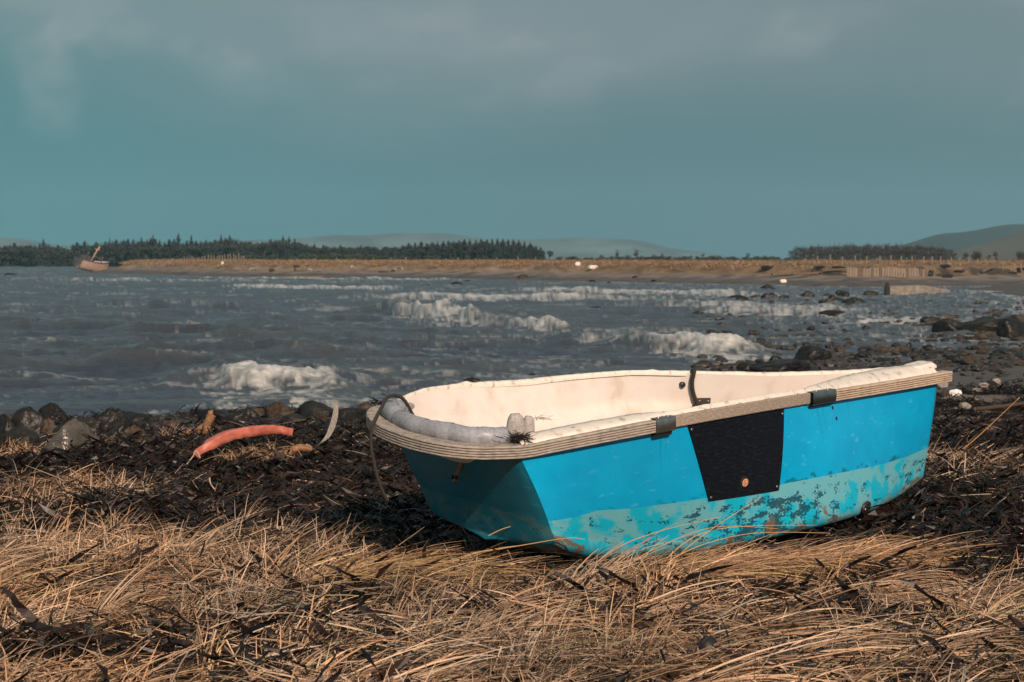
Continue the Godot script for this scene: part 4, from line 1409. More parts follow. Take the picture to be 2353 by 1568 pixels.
	for i in 58:
		var t := rng.randf()
		var u := lerpf(1760, 2420, t)
		rock(u, 820 - 12.0 * t + rng.randfn(0.0, 15.0), rng.randf_range(16, 58), rng.randf_range(6, 15), ["dark", "dark", "brown", "mossy", "brown"][rng.randi() % 5], "dark wet rock on the tidal sand behind the dinghy bow", "rocks on the tidal sand", 0.35)
	for i in 22:
		rock(rng.randf_range(1480, 2300), rng.randf_range(700, 800), rng.randf_range(10, 26), rng.randf_range(4, 9), "dark", "small dark rock breaking the surface of the shallows", "small rocks awash in the shallows", 0.35)
	for i in 20:
		rock(rng.randf_range(2060, 2400), rng.randf_range(885, 945), rng.randf_range(14, 40), rng.randf_range(7, 16), ["pale", "brown", "dark", "pale"][rng.randi() % 4], "stone lying on the sand beyond the dinghy bow", "beach stones beyond the bow", 0.35)
	for i in 12:
		rock(rng.randf_range(560, 1700), rng.randf_range(636, 652), rng.randf_range(8, 20), rng.randf_range(3, 6), "dark", "tiny dark rock along the far waterline", "tiny rocks along the far waterline", 0.35)

# ------------------------------------------------------------------ trees of the far shore (unit height)
func conifer_crown(seed_: int, wide: float) -> ArrayMesh:
	var r := RandomNumberGenerator.new(); r.seed = seed_
	var st := surf()
	st.set_smooth_group(-1)
	var whorls := 20
	for k in whorls:
		var f := float(k) / whorls
		var y := lerpf(0.06, 0.99, f)
		var reach := wide * (pow(1.0 - f, 0.8) + 0.035) * r.randf_range(0.7, 1.2)
		var n := int(lerpf(13, 5, f))
		for i in n:
			var a := TAU * (i + r.randf() * 0.8) / n
			var dir := Vector3(cos(a), 0, sin(a))
			var side := Vector3(-sin(a), 0, cos(a)) * reach * r.randf_range(0.28, 0.5)
			var l := reach * r.randf_range(0.6, 1.15)
			var root := Vector3(0, y, 0)
			var tip := root + dir * l + Vector3(0, -l * r.randf_range(0.1, 0.5), 0)
			var mid := root.lerp(tip, 0.55) + Vector3(0, l * 0.12, 0)
			tri(st, root, mid + side, tip); tri(st, root, tip, mid - side)
			tri(st, root + Vector3(0, 0.03, 0), mid + side * 0.7 - Vector3(0, 0.05, 0), mid - side * 0.7 - Vector3(0, 0.05, 0))
	return done(st)

func leafy_crown(seed_: int, low: float, wide: float, lobes: int, leaves: int, leaf: float) -> ArrayMesh:
	var r := RandomNumberGenerator.new(); r.seed = seed_
	var st := surf()
	st.set_smooth_group(-1)
	var balls := []
	for k in lobes:
		var a := r.randf() * TAU; var q := sqrt(r.randf()) * wide * 0.62
		balls.append([Vector3(cos(a) * q, lerpf(low + 0.12, 0.84, r.randf()) - q * 0.25, sin(a) * q), r.randf_range(0.14, 0.24) * (wide / 0.4)])
	for i in leaves:
		var bl: Array = balls[r.randi() % lobes]
		var dir := Vector3(r.randfn(), r.randfn(), r.randfn()).normalized()
		var p: Vector3 = bl[0] + dir * Vector3(1, 0.75, 1) * bl[1] * pow(r.randf(), 0.4)
		p.y = minf(p.y, 1.0)
		var x := Vector3(r.randfn(), r.randfn(), r.randfn()).normalized() * leaf * r.randf_range(0.6, 1.4)
		var y := x.cross(dir).normalized() * leaf * r.randf_range(0.5, 1.1)
		tri(st, p - x, p + y, p + x); tri(st, p - x, p + x, p - y)
	return done(st)

func trunk_mesh(height: float, r0: float, limbs: int, seed_: int) -> ArrayMesh:
	var r := RandomNumberGenerator.new(); r.seed = seed_
	var st := surf()
	tube(st, PackedVector3Array([Vector3(0, -0.04, 0), Vector3(0.005, height * 0.5, 0.004), Vector3(0, height, 0)]), PackedFloat32Array([r0, r0 * 0.7, r0 * 0.15]), 7)
	for k in limbs:
		var a := r.randf() * TAU; var y := height * r.randf_range(0.35, 0.85); var l := r.randf_range(0.16, 0.34)
		var d := Vector3(cos(a), 0.9, sin(a)) * l
		tube(st, PackedVector3Array([Vector3(0, y, 0), Vector3(0, y, 0) + d * Vector3(0.6, 0.4, 0.6), Vector3(0, y, 0) + d]), PackedFloat32Array([r0 * 0.5, r0 * 0.3, r0 * 0.08]), 5)
		for e in 4:
			var s := Vector3(0, y, 0) + d * r.randf_range(0.4, 0.95)
			tube(st, PackedVector3Array([s, s + Vector3(r.randfn() * 0.07, r.randf() * 0.12, r.randfn() * 0.07)]), PackedFloat32Array([r0 * 0.2, r0 * 0.05]), 4)
	return done(st)

func make_tree(called: String, label: String, category: String, group: String, crown: Mesh, leaf: Material, trunk: Mesh, bark: Material) -> Node3D:
	var t := thing(called, label, category, Vector3.ZERO, group)
	put("trunk", trunk, bark, t)
	put("crown", crown, leaf, t)
	return t

func stand(tree: Node3D, first: Array, u: float, top: float, d: float, wide := 1.0, label := "", group := "") -> void:
	var x := (u - 1176.0) / 4570.0 * d
	var y := ground_h(x, d)
	var h := 1.5 - (top - 592.0) / 4570.0 * d - y
	var t := Transform3D(Basis(Vector3.UP, rng.randf() * TAU) * Basis.from_scale(Vector3(h * wide, h, h * wide)), Vector3(x, y - 0.1, -d))
	if first[0]:
		first[0] = false
		tree.transform = t
		if label: tree.set_meta("label", label)
		if group: tree.set_meta("group", group)
		return
	copy_of(tree, t, label, group)

func build_trees() -> void:
	rng.seed = 31
	var bark := mat(0.05, 0.04, 0.035, 0.9)
	var fir := mat(0.016, 0.022, 0.018, 0.9); var fir2 := mat(0.024, 0.030, 0.022, 0.9)
	var bush := mat(0.042, 0.052, 0.028, 0.9); var twig := mat(0.050, 0.040, 0.032, 0.9)
	var gl := "dark conifer in the long wood beyond the left shore"
	var protos := []
	for k in 6: protos.append([make_tree("conifer_tree", gl, "conifer tree", "conifers of the left wood", conifer_crown(700 + k, 0.25 + 0.05 * (k % 3)), fir if k % 2 else fir2, trunk_mesh(0.95, 0.02, 0, k), bark), [true]])
	var leafs := []
	for k in 4: leafs.append([make_tree("round_tree", "dark round headed tree in the domed wood left of centre", "tree", "trees of the domed wood", leafy_crown(720 + k, 0.05, 0.42, 9, 700, 0.035), fir if k % 2 else fir2, trunk_mesh(0.8, 0.03, 5, k), bark), [true]])
	var bushes := []
	for k in 4: bushes.append([make_tree("shrub", "low olive green shrub in front of the left wood", "shrub", "shrubs before the left wood", leafy_crown(740 + k, -0.1, 0.85, 8, 420, 0.08), bush, trunk_mesh(0.6, 0.04, 4, k), bark), [true]])
	var bares := []
	for k in 4: bares.append([make_tree("bare_tree", "brown leafless tree in the square wood at the right", "tree", "trees of the right wood", leafy_crown(760 + k, 0.12, 0.42, 9, 760, 0.022), twig, trunk_mesh(0.9, 0.03, 8, k), bark), [true]])
	var use := func(list: Array, u: float, top: float, d: float, wide := 1.0, label := "", group := "") -> void:
		var q: Array = list[rng.randi() % list.size()]
		stand(q[0], q[1], u, top, d, wide, label, group)
	var top := func(u: float) -> float:
		return knot(u, [-60, 0, 60, 150, 180, 260, 350, 420, 480, 520, 600, 670, 700, 760, 930], [552, 557, 553, 557, 551, 547, 543, 547, 547, 538, 546, 543, 556, 560, 560])
	# the front rank of the left wood, spires and all
	var u := -70.0
	while u < 940.0:
		var t: float = top.call(u)
		if rng.randf() < 0.62: use.call(protos, u, t + rng.randf_range(-1.0, 9.0), rng.randf_range(690, 760), rng.randf_range(1.3, 2.1), gl)
		if rng.randf() < 0.9: use.call(leafs, u + 3.0, t + rng.randf_range(1.0, 6.0), rng.randf_range(700, 740), rng.randf_range(0.7, 1.1), "dark round headed tree under the conifers of the left wood", "round trees of the left wood")
		if u < 940.0: use.call(leafs, u + 6.0, t + rng.randf_range(2.0, 11.0), rng.randf_range(660, 700), rng.randf_range(0.8, 1.3), "dark round headed tree under the conifers of the left wood", "round trees of the left wood")
		u += rng.randf_range(7.5, 12.0)
	for q in [[100, 544], [410, 530], [440, 536], [352, 534], [325, 540], [252, 542], [508, 533], [528, 535], [650, 536], [664, 539]]:
		use.call(protos, q[0], q[1], 740.0 + q[0] * 0.02, 0.85, {100: "conifer spire standing alone above the left end of the wood", 410: "tallest thin conifer spire above the left wood", 352: "narrow conifer spire left of the tallest in the left wood", 508: "tall conifer at the left of the clump right of the tallest spire", 650: "dark broad conifer at the right end of the tall trees"}.get(q[0], gl))
	# domed wood
	u = 925.0
	while u < 1255.0:
		var t := knot(u, [920, 950, 1000, 1080, 1130, 1190, 1225, 1260], [561, 551, 550, 545, 543, 546, 556, 574])
		use.call(protos, u, t + rng.randf_range(0.0, 4.0), rng.randf_range(640, 690), rng.randf_range(1.4, 2.0), "dark conifer on the crest of the domed wood left of centre", "conifers of the domed wood")
		use.call(leafs, u + 4.0, t + rng.randf_range(3.0, 16.0), rng.randf_range(600, 640), rng.randf_range(0.9, 1.4), "dark round headed tree in the domed wood left of centre", "trees of the domed wood")
		u += rng.randf_range(11.0, 15.0)
	use.call(leafs, 1262.0, 573.0, 640.0, 1.0, "last round tree at the right end of the domed wood")
	use.call(leafs, 1246.0, 570.0, 650.0, 1.0, "last but one round tree at the right end of the domed wood")
	# scrub along its foot
	u = 480.0
	while u < 1290.0:
		use.call(bushes, u, knot(u, [480, 560, 740, 900, 1000, 1290], [592, 583, 579, 584, 586, 592]) + rng.randf_range(-2.0, 6.0), rng.randf_range(540, 600), rng.randf_range(0.9, 1.5))
		u += rng.randf_range(12.0, 20.0)
	# lone trees on the open skyline
	for q in [[1418, 570, 0.62, "left bare tree of the pair on the skyline right of the domed wood"], [1462, 569, 0.95, "right and wider bare tree of the pair on the skyline right of the domed wood"], [1520, 579, 0.5, "thin small bare tree on the skyline right of the pair"], [1500, 582, 0.9, "small bare bush on the skyline beside the thin tree"], [1588, 585, 0.8, "low bare bush left of the round skyline bush"], [1614, 581, 0.9, "round bush on the open skyline right of centre"], [1718, 578, 0.75, "dome shaped lone tree on the skyline left of the right wood"], [1640, 586, 1.0, "low bush between the two lone skyline bushes"], [1380, 583, 1.2, "low scrub at the left foot of the bare pair"], [1442, 583, 1.4, "low scrub between the bare pair"]]:
		use.call(bares, q[0], q[1], 640.0, q[2] * 1.1, q[3], "trees on the open skyline")
	# right wood
	u = 1818.0
	while u < 2190.0:
		var t := knot(u, [1815, 1830, 1870, 1960, 2090, 2140, 2190], [572, 562, 558, 555, 555, 560, 566])
		for k in 2: use.call(bares, u + k * 3.0, t + rng.randf_range(0.0, 4.0) + k * 10.0, 560.0 - k * 30.0, rng.randf_range(0.8, 1.2), "brown leafless tree in the square wood at the right", "trees of the right wood")
		u += rng.randf_range(8.0, 12.0)
	for i in 34:
		use.call(bares, rng.randf_range(2140, 2500), rng.randf_range(572, 590), rng.randf_range(420, 560), rng.randf_range(0.8, 1.5), "brown bush on the rough ground right of the square wood", "bushes on the rough ground at the right")
	use.call(bares, 2245.0, 570.0, 330.0, 1.2, "big brown bush standing nearest on the rough ground at the right")
	# hedge line along the middle skyline
	for i in 36:
		use.call(bushes, 1280.0 + i * 16.0 + rng.randf_range(-5, 5), rng.randf_range(586, 591), rng.randf_range(560, 620), 2.2, "low dark bush in the hedge along the middle skyline", "hedge bushes on the skyline")

# ------------------------------------------------------------------ things on the far shore
func build_far_things() -> void:
	rng.seed = 41
	var wood := mat(0.20, 0.155, 0.12, 0.9)
	var st := surf()
	tube(st, PackedVector3Array([Vector3(0, -0.4, 0), Vector3(0.01, 0.5, 0), Vector3(0, 1.0, 0.01)]), PackedFloat32Array([0.055, 0.05, 0.045]), 7)
	var post_mesh := done(st)
	var post := put("fence_post", post_mesh, wood)
	tag(post, "thin weathered stake in the row along the left bank", "fence post", "stakes along the left bank")
	var first := true
	var place := func(u: float, d: float, h: float, label: String, group: String) -> void:
		var x := (u - 1176.0) / 4570.0 * d
		var t := Transform3D(Basis(Vector3.BACK, rng.randfn(0.0, 0.06)) * Basis.from_scale(Vector3(1.5, h, 1.5)), Vector3(x, ground_h(x, d), -d))
		if h < 0.0: return
		if post.get_meta("used", false): copy_of(post, t, label, group)
		else:
			post.set_meta("used", true)
			post.transform = t
	var u := 328.0
	while u < 560.0:
		var d := 380.0 - (u - 328.0) * 0.19
		place.call(u, d, rng.randf_range(0.9, 1.5), "thin weathered stake in the row along the left bank", "stakes along the left bank")
		u += rng.randf_range(4.5, 8.0)
	u = 600.0
	while u < 1300.0:
		place.call(u, 330.0 - (u - 600.0) * 0.05, rng.randf_range(0.5, 0.9), "short fence post on the far bank left of centre", "posts on the far bank")
		u += rng.randf_range(24.0, 50.0)
	u = 1880.0
	while u < 2380.0:
		place.call(u, 232.0, rng.randf_range(0.9, 1.25), "fence post above the bank at the right", "posts above the right bank")
		u += rng.randf_range(18.0, 30.0)
	# stranded fishing boat, listing
	var at := spot(206, 626)
	var fb := thing("fishing_boat", "pale rusty fishing boat stranded on the far left spit, listing to the right", "boat", at)
	fb.basis = Basis(Vector3.BACK, -0.24) * Basis(Vector3.UP, 0.85) * Basis(Vector3.BACK, -0.04)
	var pale := grain(mat(1, 1, 1, 0.6), noise_texture(0.03, 95, [[0.0, srgb(0.20, 0.12, 0.08)], [0.4, srgb(0.50, 0.36, 0.28)], [1.0, srgb(0.62, 0.48, 0.38)]], 256, 5), 0.35)
	var rows := []
	for j in 9:
		var v := j / 8.0
		var row := PackedVector3Array()
		for i in 25:
			var s := i / 24.0
			var beam := 1.75 * pow(1.0 - pow(s, 3.2), 0.7) * (0.86 + 0.14 * sin(PI * s))
			var y := lerpf(2.0 + 0.9 * pow(s, 2.5) + 0.15 * pow(1.0 - s, 2.0), 0.0, v)
			row.append(Vector3(-3.6 + 7.2 * s + (1.0 - v) * 0.5 * s, y, beam * pow(1.0 - v, 0.45)))
		rows.append(row)
	st = surf()
	for side in [1.0, -1.0]:
		var r2 := []
		for row in rows:
			var m := PackedVector3Array()
			for p in row: m.append(Vector3(p.x, p.y, p.z * side))
			r2.append(m)
		sheet(st, r2, true)
	var stern := []
	for row in rows: stern.append(PackedVector3Array([row[0], Vector3(row[0].x, row[0].y, -row[0].z)]))
	sheet(st, stern, true)
	put("hull", done(st), pale, fb)
	st = surf()
	var deck := []
	for z in [1.0, -1.0]:
		var row := PackedVector3Array()
		for p in rows[0]: row.append(Vector3(p.x, p.y - 0.25, p.z * 0.96 * z))
		deck.append(row)
	sheet(st, deck, true)
	put("deck", done(st), mat(0.05, 0.06, 0.09, 0.7), fb)
	st = surf()
	for side in [1.0, -1.0]:
		var rp := PackedVector3Array()
		for p in rows[0]: rp.append(Vector3(p.x, p.y + 0.02, p.z * side))
		tube(st, rp, PackedFloat32Array([0.09, 0.09]), 6)
	put("rail", done(st), mat(0.03, 0.045, 0.09, 0.6), fb)
	st = surf()
	box(st, Transform3D(Basis(), Vector3(-1.9, 2.5, 0)), Vector3(1.5, 0.9, 1.5), 0.06)
	put("wheelhouse", done(st), mat(0.07, 0.06, 0.06, 0.7), fb)
	st = surf()
	tube(st, PackedVector3Array([Vector3(-0.4, 2.0, 0), Vector3(-0.2, 3.8, 0.4), Vector3(0.1, 5.4, 0.8)]), PackedFloat32Array([0.17, 0.14, 0.09]), 7)
	tube(st, PackedVector3Array([Vector3(-0.5, 4.6, 0.5), Vector3(0.5, 4.7, 0.7)]), PackedFloat32Array([0.12, 0.12]), 6)
	tube(st, PackedVector3Array([Vector3(-0.1, 5.0, 1.2), Vector3(0.1, 5.1, 0.2)]), PackedFloat32Array([0.09, 0.09]), 6)
	put("mast", done(st), mat(0.42, 0.30, 0.22, 0.7), fb)
	st = surf()
	for q in [[Vector3(1.0, 2.2, 1.2), Vector3(1.2, 3.5, 1.4)], [Vector3(1.0, 3.0, 1.2), Vector3(-1.2, 3.3, 1.3)], [Vector3(-2.6, 2.8, 1.2), Vector3(-2.5, 3.9, 1.3)], [Vector3(2.0, 2.4, -0.8), Vector3(2.3, 3.4, -0.9)], [Vector3(1.2, 3.4, 1.4), Vector3(2.3, 3.3, -0.9)]]:
		tube(st, PackedVector3Array(q), PackedFloat32Array([0.06, 0.05]), 5)
	put("gantry", done(st), mat(0.18, 0.15, 0.13, 0.8), fb)
	# concrete slipway slab with its dark timber post
	var c := spot(2045, 676)
	var slab := thing("concrete_ramp", "pale concrete ramp tapering down the beach beyond the bow", "ramp", c)
	st = surf()
	var s0 := PackedVector3Array([Vector3(0, -0.5, 0), Vector3(0, 0.62, 0), Vector3(0, 0.62, -2.6), Vector3(0, -0.5, -2.6)])
	var s1 := PackedVector3Array([Vector3(2.8, -0.5, -0.2), Vector3(2.8, 0.72, -0.2), Vector3(2.8, 0.72, -3.0), Vector3(2.8, -0.5, -3.0)])
	var s2 := PackedVector3Array([Vector3(5.6, -0.4, -3.0), Vector3(5.6, 0.28, -3.0), Vector3(5.6, 0.28, -5.0), Vector3(5.6, -0.4, -5.0)])
	sheet(st, [s0, s1, s2], false)
	for q in [s0, s2]: tri(st, q[0], q[1], q[2]); tri(st, q[0], q[2], q[3])
	put("slab", done(st), grain(mat(1, 1, 1, 0.85), noise_texture(0.02, 97, [[0.0, srgb(0.13, 0.115, 0.10)], [1.0, srgb(0.30, 0.265, 0.225)]], 256, 5), 0.4), slab)
	st = surf()
	box(st, Transform3D(Basis(), c + Vector3(-0.25, 0.3, 0.1)), Vector3(0.28, 1.3, 0.28), 0.03)
	tag(put("timber_post", done(st), mat(0.02, 0.018, 0.016, 0.9)), "black square timber post at the left end of the concrete ramp", "post")
	# driftwood planks and timbers thrown along the far beach
	var drift := mat(0.12, 0.085, 0.06, 0.9)
	for q in [[1865, 634, 4.5, 0.12, 0.03, "long dark plank lying on the far beach below the brown grass"], [1925, 630, 3.5, -0.2, 0.06, "tilted dark plank at the right of the driftwood on the far beach"], [1800, 636, 3.0, 0.3, 0.05, "short dark plank at the left of the driftwood on the far beach"], [690, 640, 7.0, 0.02, 0.02, "low dark timber lying at the far waterline left of centre"], [2225, 625, 3.0, 0.9, 0.35, "leaning grey beam sliding down the eroded bank at the right"], [2275, 628, 3.4, 0.7, 0.30, "second leaning grey beam further right on the eroded bank"], [2000, 626, 2.6, 0.6, 0.4, "short leaning beam beside the brown bank"]]:
		var p: Vector3 = spot(q[0], q[1])
		st = surf()
		box(st, Transform3D(Basis(Vector3.UP, q[3]) * Basis(Vector3.BACK, q[4]), p + Vector3(0, 0.15 + q[2] * 0.5 * sin(q[4]), 0)), Vector3(q[2], 0.26, 0.4), 0.04)
		tag(put("driftwood_beam", done(st), drift), q[5], "driftwood")
	for q in [[1799, 652, 0.75, 0.42, "white foam lump on the far sand left of the concrete ramp"], [1327, 619, 0.75, 0.6, "smaller left one of two white blocks in the far bank grass"], [1362, 619, 1.3, 0.55, "larger right one of two white blocks in the far bank grass"], [511, 612, 0.5, 0.6, "small white block on the left bank below the stakes"], [513, 622, 0.0, 0.0, ""]]:
		if q[2] == 0.0: continue
		var p: Vector3 = spot(q[0], q[1])
		st = surf()
		box(st, Transform3D(Basis(Vector3.UP, rng.randf()), p + Vector3(0, q[3] * 0.4, 0)), Vector3(q[2], q[3], q[2] * 0.6), q[3] * 0.25)
		tag(put("white_block", done(st), mat(0.72, 0.66, 0.60, 0.7)), q[4], "litter")
	# pale boulders and clods in the eroded far bank
	for i in 12:
		var uu := rng.randf_range(560, 930)
		rock(uu, rng.randf_range(615, 629), rng.randf_range(6, 15), rng.randf_range(3, 6), ["pale", "pale", "brown"][rng.randi() % 3], "pale clod in the eroded bank of the far left shore", "pale clods in the far bank", 0.3)
	for i in 16:
		rock(rng.randf_range(1750, 2380), rng.randf_range(622, 640), rng.randf_range(10, 30), rng.randf_range(4, 9), ["dark", "brown", "dark"][rng.randi() % 3], "dark lump of wrack under the bank at the right", "dark lumps under the right bank", 0.3)
	# board fence of upright planks set in the bank at the right
	var fence := thing("board_fence", "weathered upright board fence half buried in the right bank", "fence", Vector3.ZERO)
	for i in 30:
		var uu := 1948.0 + i * 6.2
		var d := 219.0
		var x := (uu - 1176.0) / 4570.0 * d
		st = surf()
		box(st, Transform3D(Basis(Vector3.BACK, rng.randfn(0.0, 0.03)), Vector3(x, ground_h(x, d) + 0.30 + rng.randf() * 0.1, -d)), Vector3(0.24, 1.25, 0.06), 0.01)
		put("board", done(st), [wood, mat(0.23, 0.18, 0.135, 0.9), mat(0.12, 0.09, 0.068, 0.9)][rng.randi() % 3], fence)

# ------------------------------------------------------------------ things on the near wrack
func build_debris() -> void:
	rng.seed = 51
	var st: SurfaceTool
	# curved orange plastic trough, open underneath
	var base := spot(470, 1030)
	var D := 14.6
	var at := func(u: float, v: float, d: float) -> Vector3: return Vector3((u - 1176.0) / 4570.0 * d, 1.5 - (v - 592.0) / 4570.0 * d, -d)
	var path := bezier([at.call(447, 1042, 13.4), at.call(472, 1019, 13.4), at.call(515, 996, 13.5), at.call(565, 985, 13.6), at.call(620, 981, 13.8), at.call(663, 988, 13.9)], 40)
	var rows := []
	for i in path.size():
		var t := loft_frame(path, i)
		var out := Vector3(-t.z, 0, t.x).normalized()
		if out.z < 0: out = -out
		var up := out.cross(t).normalized()
		if up.y < 0: up = -up
		var row := PackedVector3Array()
		var k := sin(PI * clampf(i / 39.0, 0.1, 0.9))
		for q in [[0.050, -0.062], [0.050, -0.03], [0.049, 0.006], [0.046, 0.012], [0.04, 0.014], [-0.02, 0.010], [-0.045, 0.004], [-0.05, -0.05], [-0.046, -0.05], [-0.040, -0.002], [-0.018, 0.004], [0.030, 0.006], [0.043, 0.003], [0.045, -0.012], [0.045, -0.03], [0.045, -0.062], [0.050, -0.062]]:
			row.append(path[i] + out * q[0] + up * (q[1] * (0.62 + 0.28 * k) + 0.004 * n2(i * 0.4, q[0] * 60.0)))
		rows.append(row)
	st = surf()
	sheet(st, rows, true)
	var orange := grain(mat(1, 1, 1, 0.5), noise_texture(0.02, 101, [[0.0, srgb(0.22, 0.06, 0.04)], [0.35, srgb(0.42, 0.11, 0.075)], [0.7, srgb(0.50, 0.155, 0.11)], [1.0, srgb(0.56, 0.28, 0.22)]], 256, 5), 2.5)
	tag(put("plastic_trough", done(st), orange), "bent orange red plastic trough lying on the seaweed heap", "plastic debris")
	# bent grey blade standing up beside it
	st = surf()
	var blade := bezier([at.call(733, 1022, 13.9), at.call(752, 1004, 13.9), at.call(765, 975, 13.9), at.call(771, 945, 13.9), at.call(770, 917, 13.9)], 24)
	var r0 := []; 
	for e in [0.0, 1.0]:
		var row := PackedVector3Array(); var row2 := PackedVector3Array()
		for i in 24:
			var w := 0.052 * pow(sin(PI * clampf(i / 23.0 * 0.97 + 0.02, 0.0, 1.0)), 0.7)
			row.append(blade[i] + Vector3(-w * 0.5, 0, 0.02 - 0.5 * w + e * 0.006))
			row2.append(blade[i] + Vector3(w * 0.35, 0, -0.02 + w * 0.5 + e * 0.006))
		r0.append(row if e == 0.0 else row2); r0.append(row2 if e == 0.0 else row)
	r0.append(r0[0])
	sheet(st, r0, false)
	tag(put("bent_blade", done(st), grain(mat(1, 1, 1, 0.7), noise_texture(0.04, 103, [[0.0, srgb(0.12, 0.11, 0.10)], [0.5, srgb(0.27, 0.25, 0.225)], [1.0, srgb(0.40, 0.37, 0.33)]], 256, 5), 5.0)), "thin grey bent blade standing upright on the wrack left of the stern", "debris")
	# kelp stalks and sticks: [points, radius, colour, name, label]
	var stalk := grain(mat(1, 1, 1, 0.6), noise_texture(0.04, 107, [[0.0, srgb(0.12, 0.055, 0.025)], [0.6, srgb(0.30, 0.15, 0.075)], [1.0, srgb(0.42, 0.25, 0.14)]], 256, 5), 5.0)
	var dim := grain(mat(1, 1, 1, 0.55), noise_texture(0.04, 109, [[0.0, srgb(0.025, 0.016, 0.012)], [0.6, srgb(0.07, 0.042, 0.028)], [1.0, srgb(0.13, 0.08, 0.05)]], 256, 5), 5.0)
	var reed := mat(0.44, 0.25, 0.10, 0.6)
	for q in [
		[[[390, 1004, 14.9], [412, 994, 14.9], [436, 980, 14.9]], 0.032, 0.028, stalk, "branch", "short sawn tan branch sticking up left of the orange trough"],
		[[[470, 998, 14.9], [473, 978, 14.9], [477, 962, 14.9], [486, 944, 14.9]], 0.027, 0.036, stalk, "kelp_stalk", "upright brown kelp stalk with a knobbly head behind the orange trough"],
		[[[440, 1006, 15.0], [454, 990, 15.0], [470, 978, 15.0]], 0.024, 0.026, stalk, "kelp_stalk", "leaning brown kelp stalk left of the upright knobbly one"],
		[[[645, 1034, 13.6], [662, 1018, 13.6], [690, 1008, 13.6], [722, 1018, 13.7]], 0.024, 0.026, stalk, "kelp_stalk", "arched brown kelp stalk under the right end of the orange trough"],
		[[[282, 1186, 11.5], [325, 1172, 11.5], [388, 1164, 11.6]], 0.016, 0.014, stalk, "stick", "bent orange brown stick lying on the wrack at left centre"],
		[[[430, 1160, 11.5], [430, 1148, 11.52], [432, 1132, 11.55]], 0.020, 0.022, dim, "kelp_stalk", "short dark reddish stump of kelp sticking up from the wrack"],
		[[[720, 1122, 12.4], [745, 1128, 12.3], [790, 1136, 12.2]], 0.034, 0.030, dim, "kelp_stalk", "thick dark brown kelp stalk lying on the wrack left of the stern"],
		[[[655, 1222, 10.8], [672, 1238, 10.7], [690, 1250, 10.6]], 0.013, 0.010, stalk, "stick", "short orange brown stick in the straw below the wrack"],
		[[[2158, 1196, 11.4], [2200, 1180, 11.5], [2250, 1184, 11.4], [2310, 1204, 11.2]], 0.022, 0.02, dim, "kelp_stalk", "dark curved kelp stalk on the wrack right of the bow"],
		[[[2172, 1052, 13.2], [2230, 1010, 13.1], [2290, 955, 13.0], [2345, 902, 12.9]], 0.0055, 0.003, reed, "reed", "long tan reed slanting up at the right edge beyond the bow"],
		[[[2240, 918, 25.0], [2300, 912, 25.5], [2380, 900, 26.0]], 0.032, 0.02, dim, "branch", "brown branch on the sand right of the white bag"],
		[[[2, 1392, 8.3], [120, 1330, 8.6], [300, 1250, 9.6], [352, 1232, 9.9]], 0.0048, 0.003, reed, "reed", "long orange reed lying across the grass in the lower left"],
		[[[545, 990, 15.2], [590, 985, 15.2], [700, 965, 15.2]], 0.008, 0.006, dim, "stick", "thin dark stick behind the orange trough"],
		[[[2240, 1548, 7.4], [2290, 1528, 7.5], [2365, 1516, 7.6]], 0.045, 0.05, dim, "log", "dark weathered log cut by the right edge in the bottom corner"],
		[[[775, 1012, 14.4], [784, 1002, 14.4], [792, 990, 14.4]], 0.010, 0.006, dim, "stick", "dark splinter leaning right of the bent blade"],
		[[[700, 1012, 13.8], [715, 1018, 13.8], [735, 1026, 13.8]], 0.011, 0.011, mat(0.34, 0.30, 0.26, 0.7), "stick", "pale grey stick at the foot of the bent blade"],
		[[[425, 1044, 13.2], [440, 1025, 13.2], [448, 1012, 13.2], [458, 1032, 13.2]], 0.004, 0.004, mat(0.45, 0.36, 0.28, 0.7), "reed", "folded pale straw standing at the left end of the orange trough"],
		[[[478, 1018, 12.0], [480, 1032, 12.0], [490, 1046, 12.0]], 0.005, 0.004, mat(0.45, 0.36, 0.28, 0.7), "reed", "short pale straw under the left end of the orange trough"],
	]:
		var pts := []
		for p in q[0]: pts.append(at.call(p[0], p[1], p[2]))
		# a thing may not hover: let it down onto the ground
		var low := 1e9
		for p in pts: low = minf(low, p.y - ground_h(p.x, -p.z))
		if low > 0.11:
			for i in pts.size(): pts[i].y -= low - 0.09
		st = surf()
		var line := bezier(pts, 18)
		for i in line.size(): line[i] += Vector3(n2(i * 0.5, pts[0].x * 9.0), n2(i * 0.5, pts[0].x * 9.0 + 40.0), 0) * float(q[1]) * 0.22
		var rad := PackedFloat32Array()
		for i in 18: rad.append(lerpf(q[1], q[2], i / 17.0) * (1.0 + 0.12 * n2(i * 1.1, pts[0].y * 30.0)))
		tube(st, line, rad, 9)
		var o := put(q[4], done(st), q[3])
		tag(o, q[5], String(q[4]).replace("_", " "))
	# ball of dry grass under the trough
	var root := Node3D.new()
	root.name = numbered("grass_ball"); add_child(root)
	tag(root, "loose ball of fine dry grass under the orange trough", "dry grass")
	var fine := mat(1, 1, 1, 0.7); fine.vertex_color_use_as_albedo = true
	var gb := clump(801, 420, 0.085, Vector2(0.06, 0.20), Vector2(-0.6, 1.2), 1.2, 2.5, Vector2(0.0018, 0.003), [Vector3(0.40, 0.26, 0.16), Vector3(0.46, 0.31, 0.19), Vector3(0.30, 0.19, 0.11)], 5, 0.10, 0.4)
	var ball := put("blades", gb, fine, root)
	ball.set_meta("kind", "stuff")
	var gp := spot(578, 1078)
	root.transform = Transform3D(Basis.from_scale(Vector3(1.7, 1.2, 1.2)), gp + Vector3(0, 0.02, 0))
	# white plastic bag, crumpled
	st = surf()
	var br := []
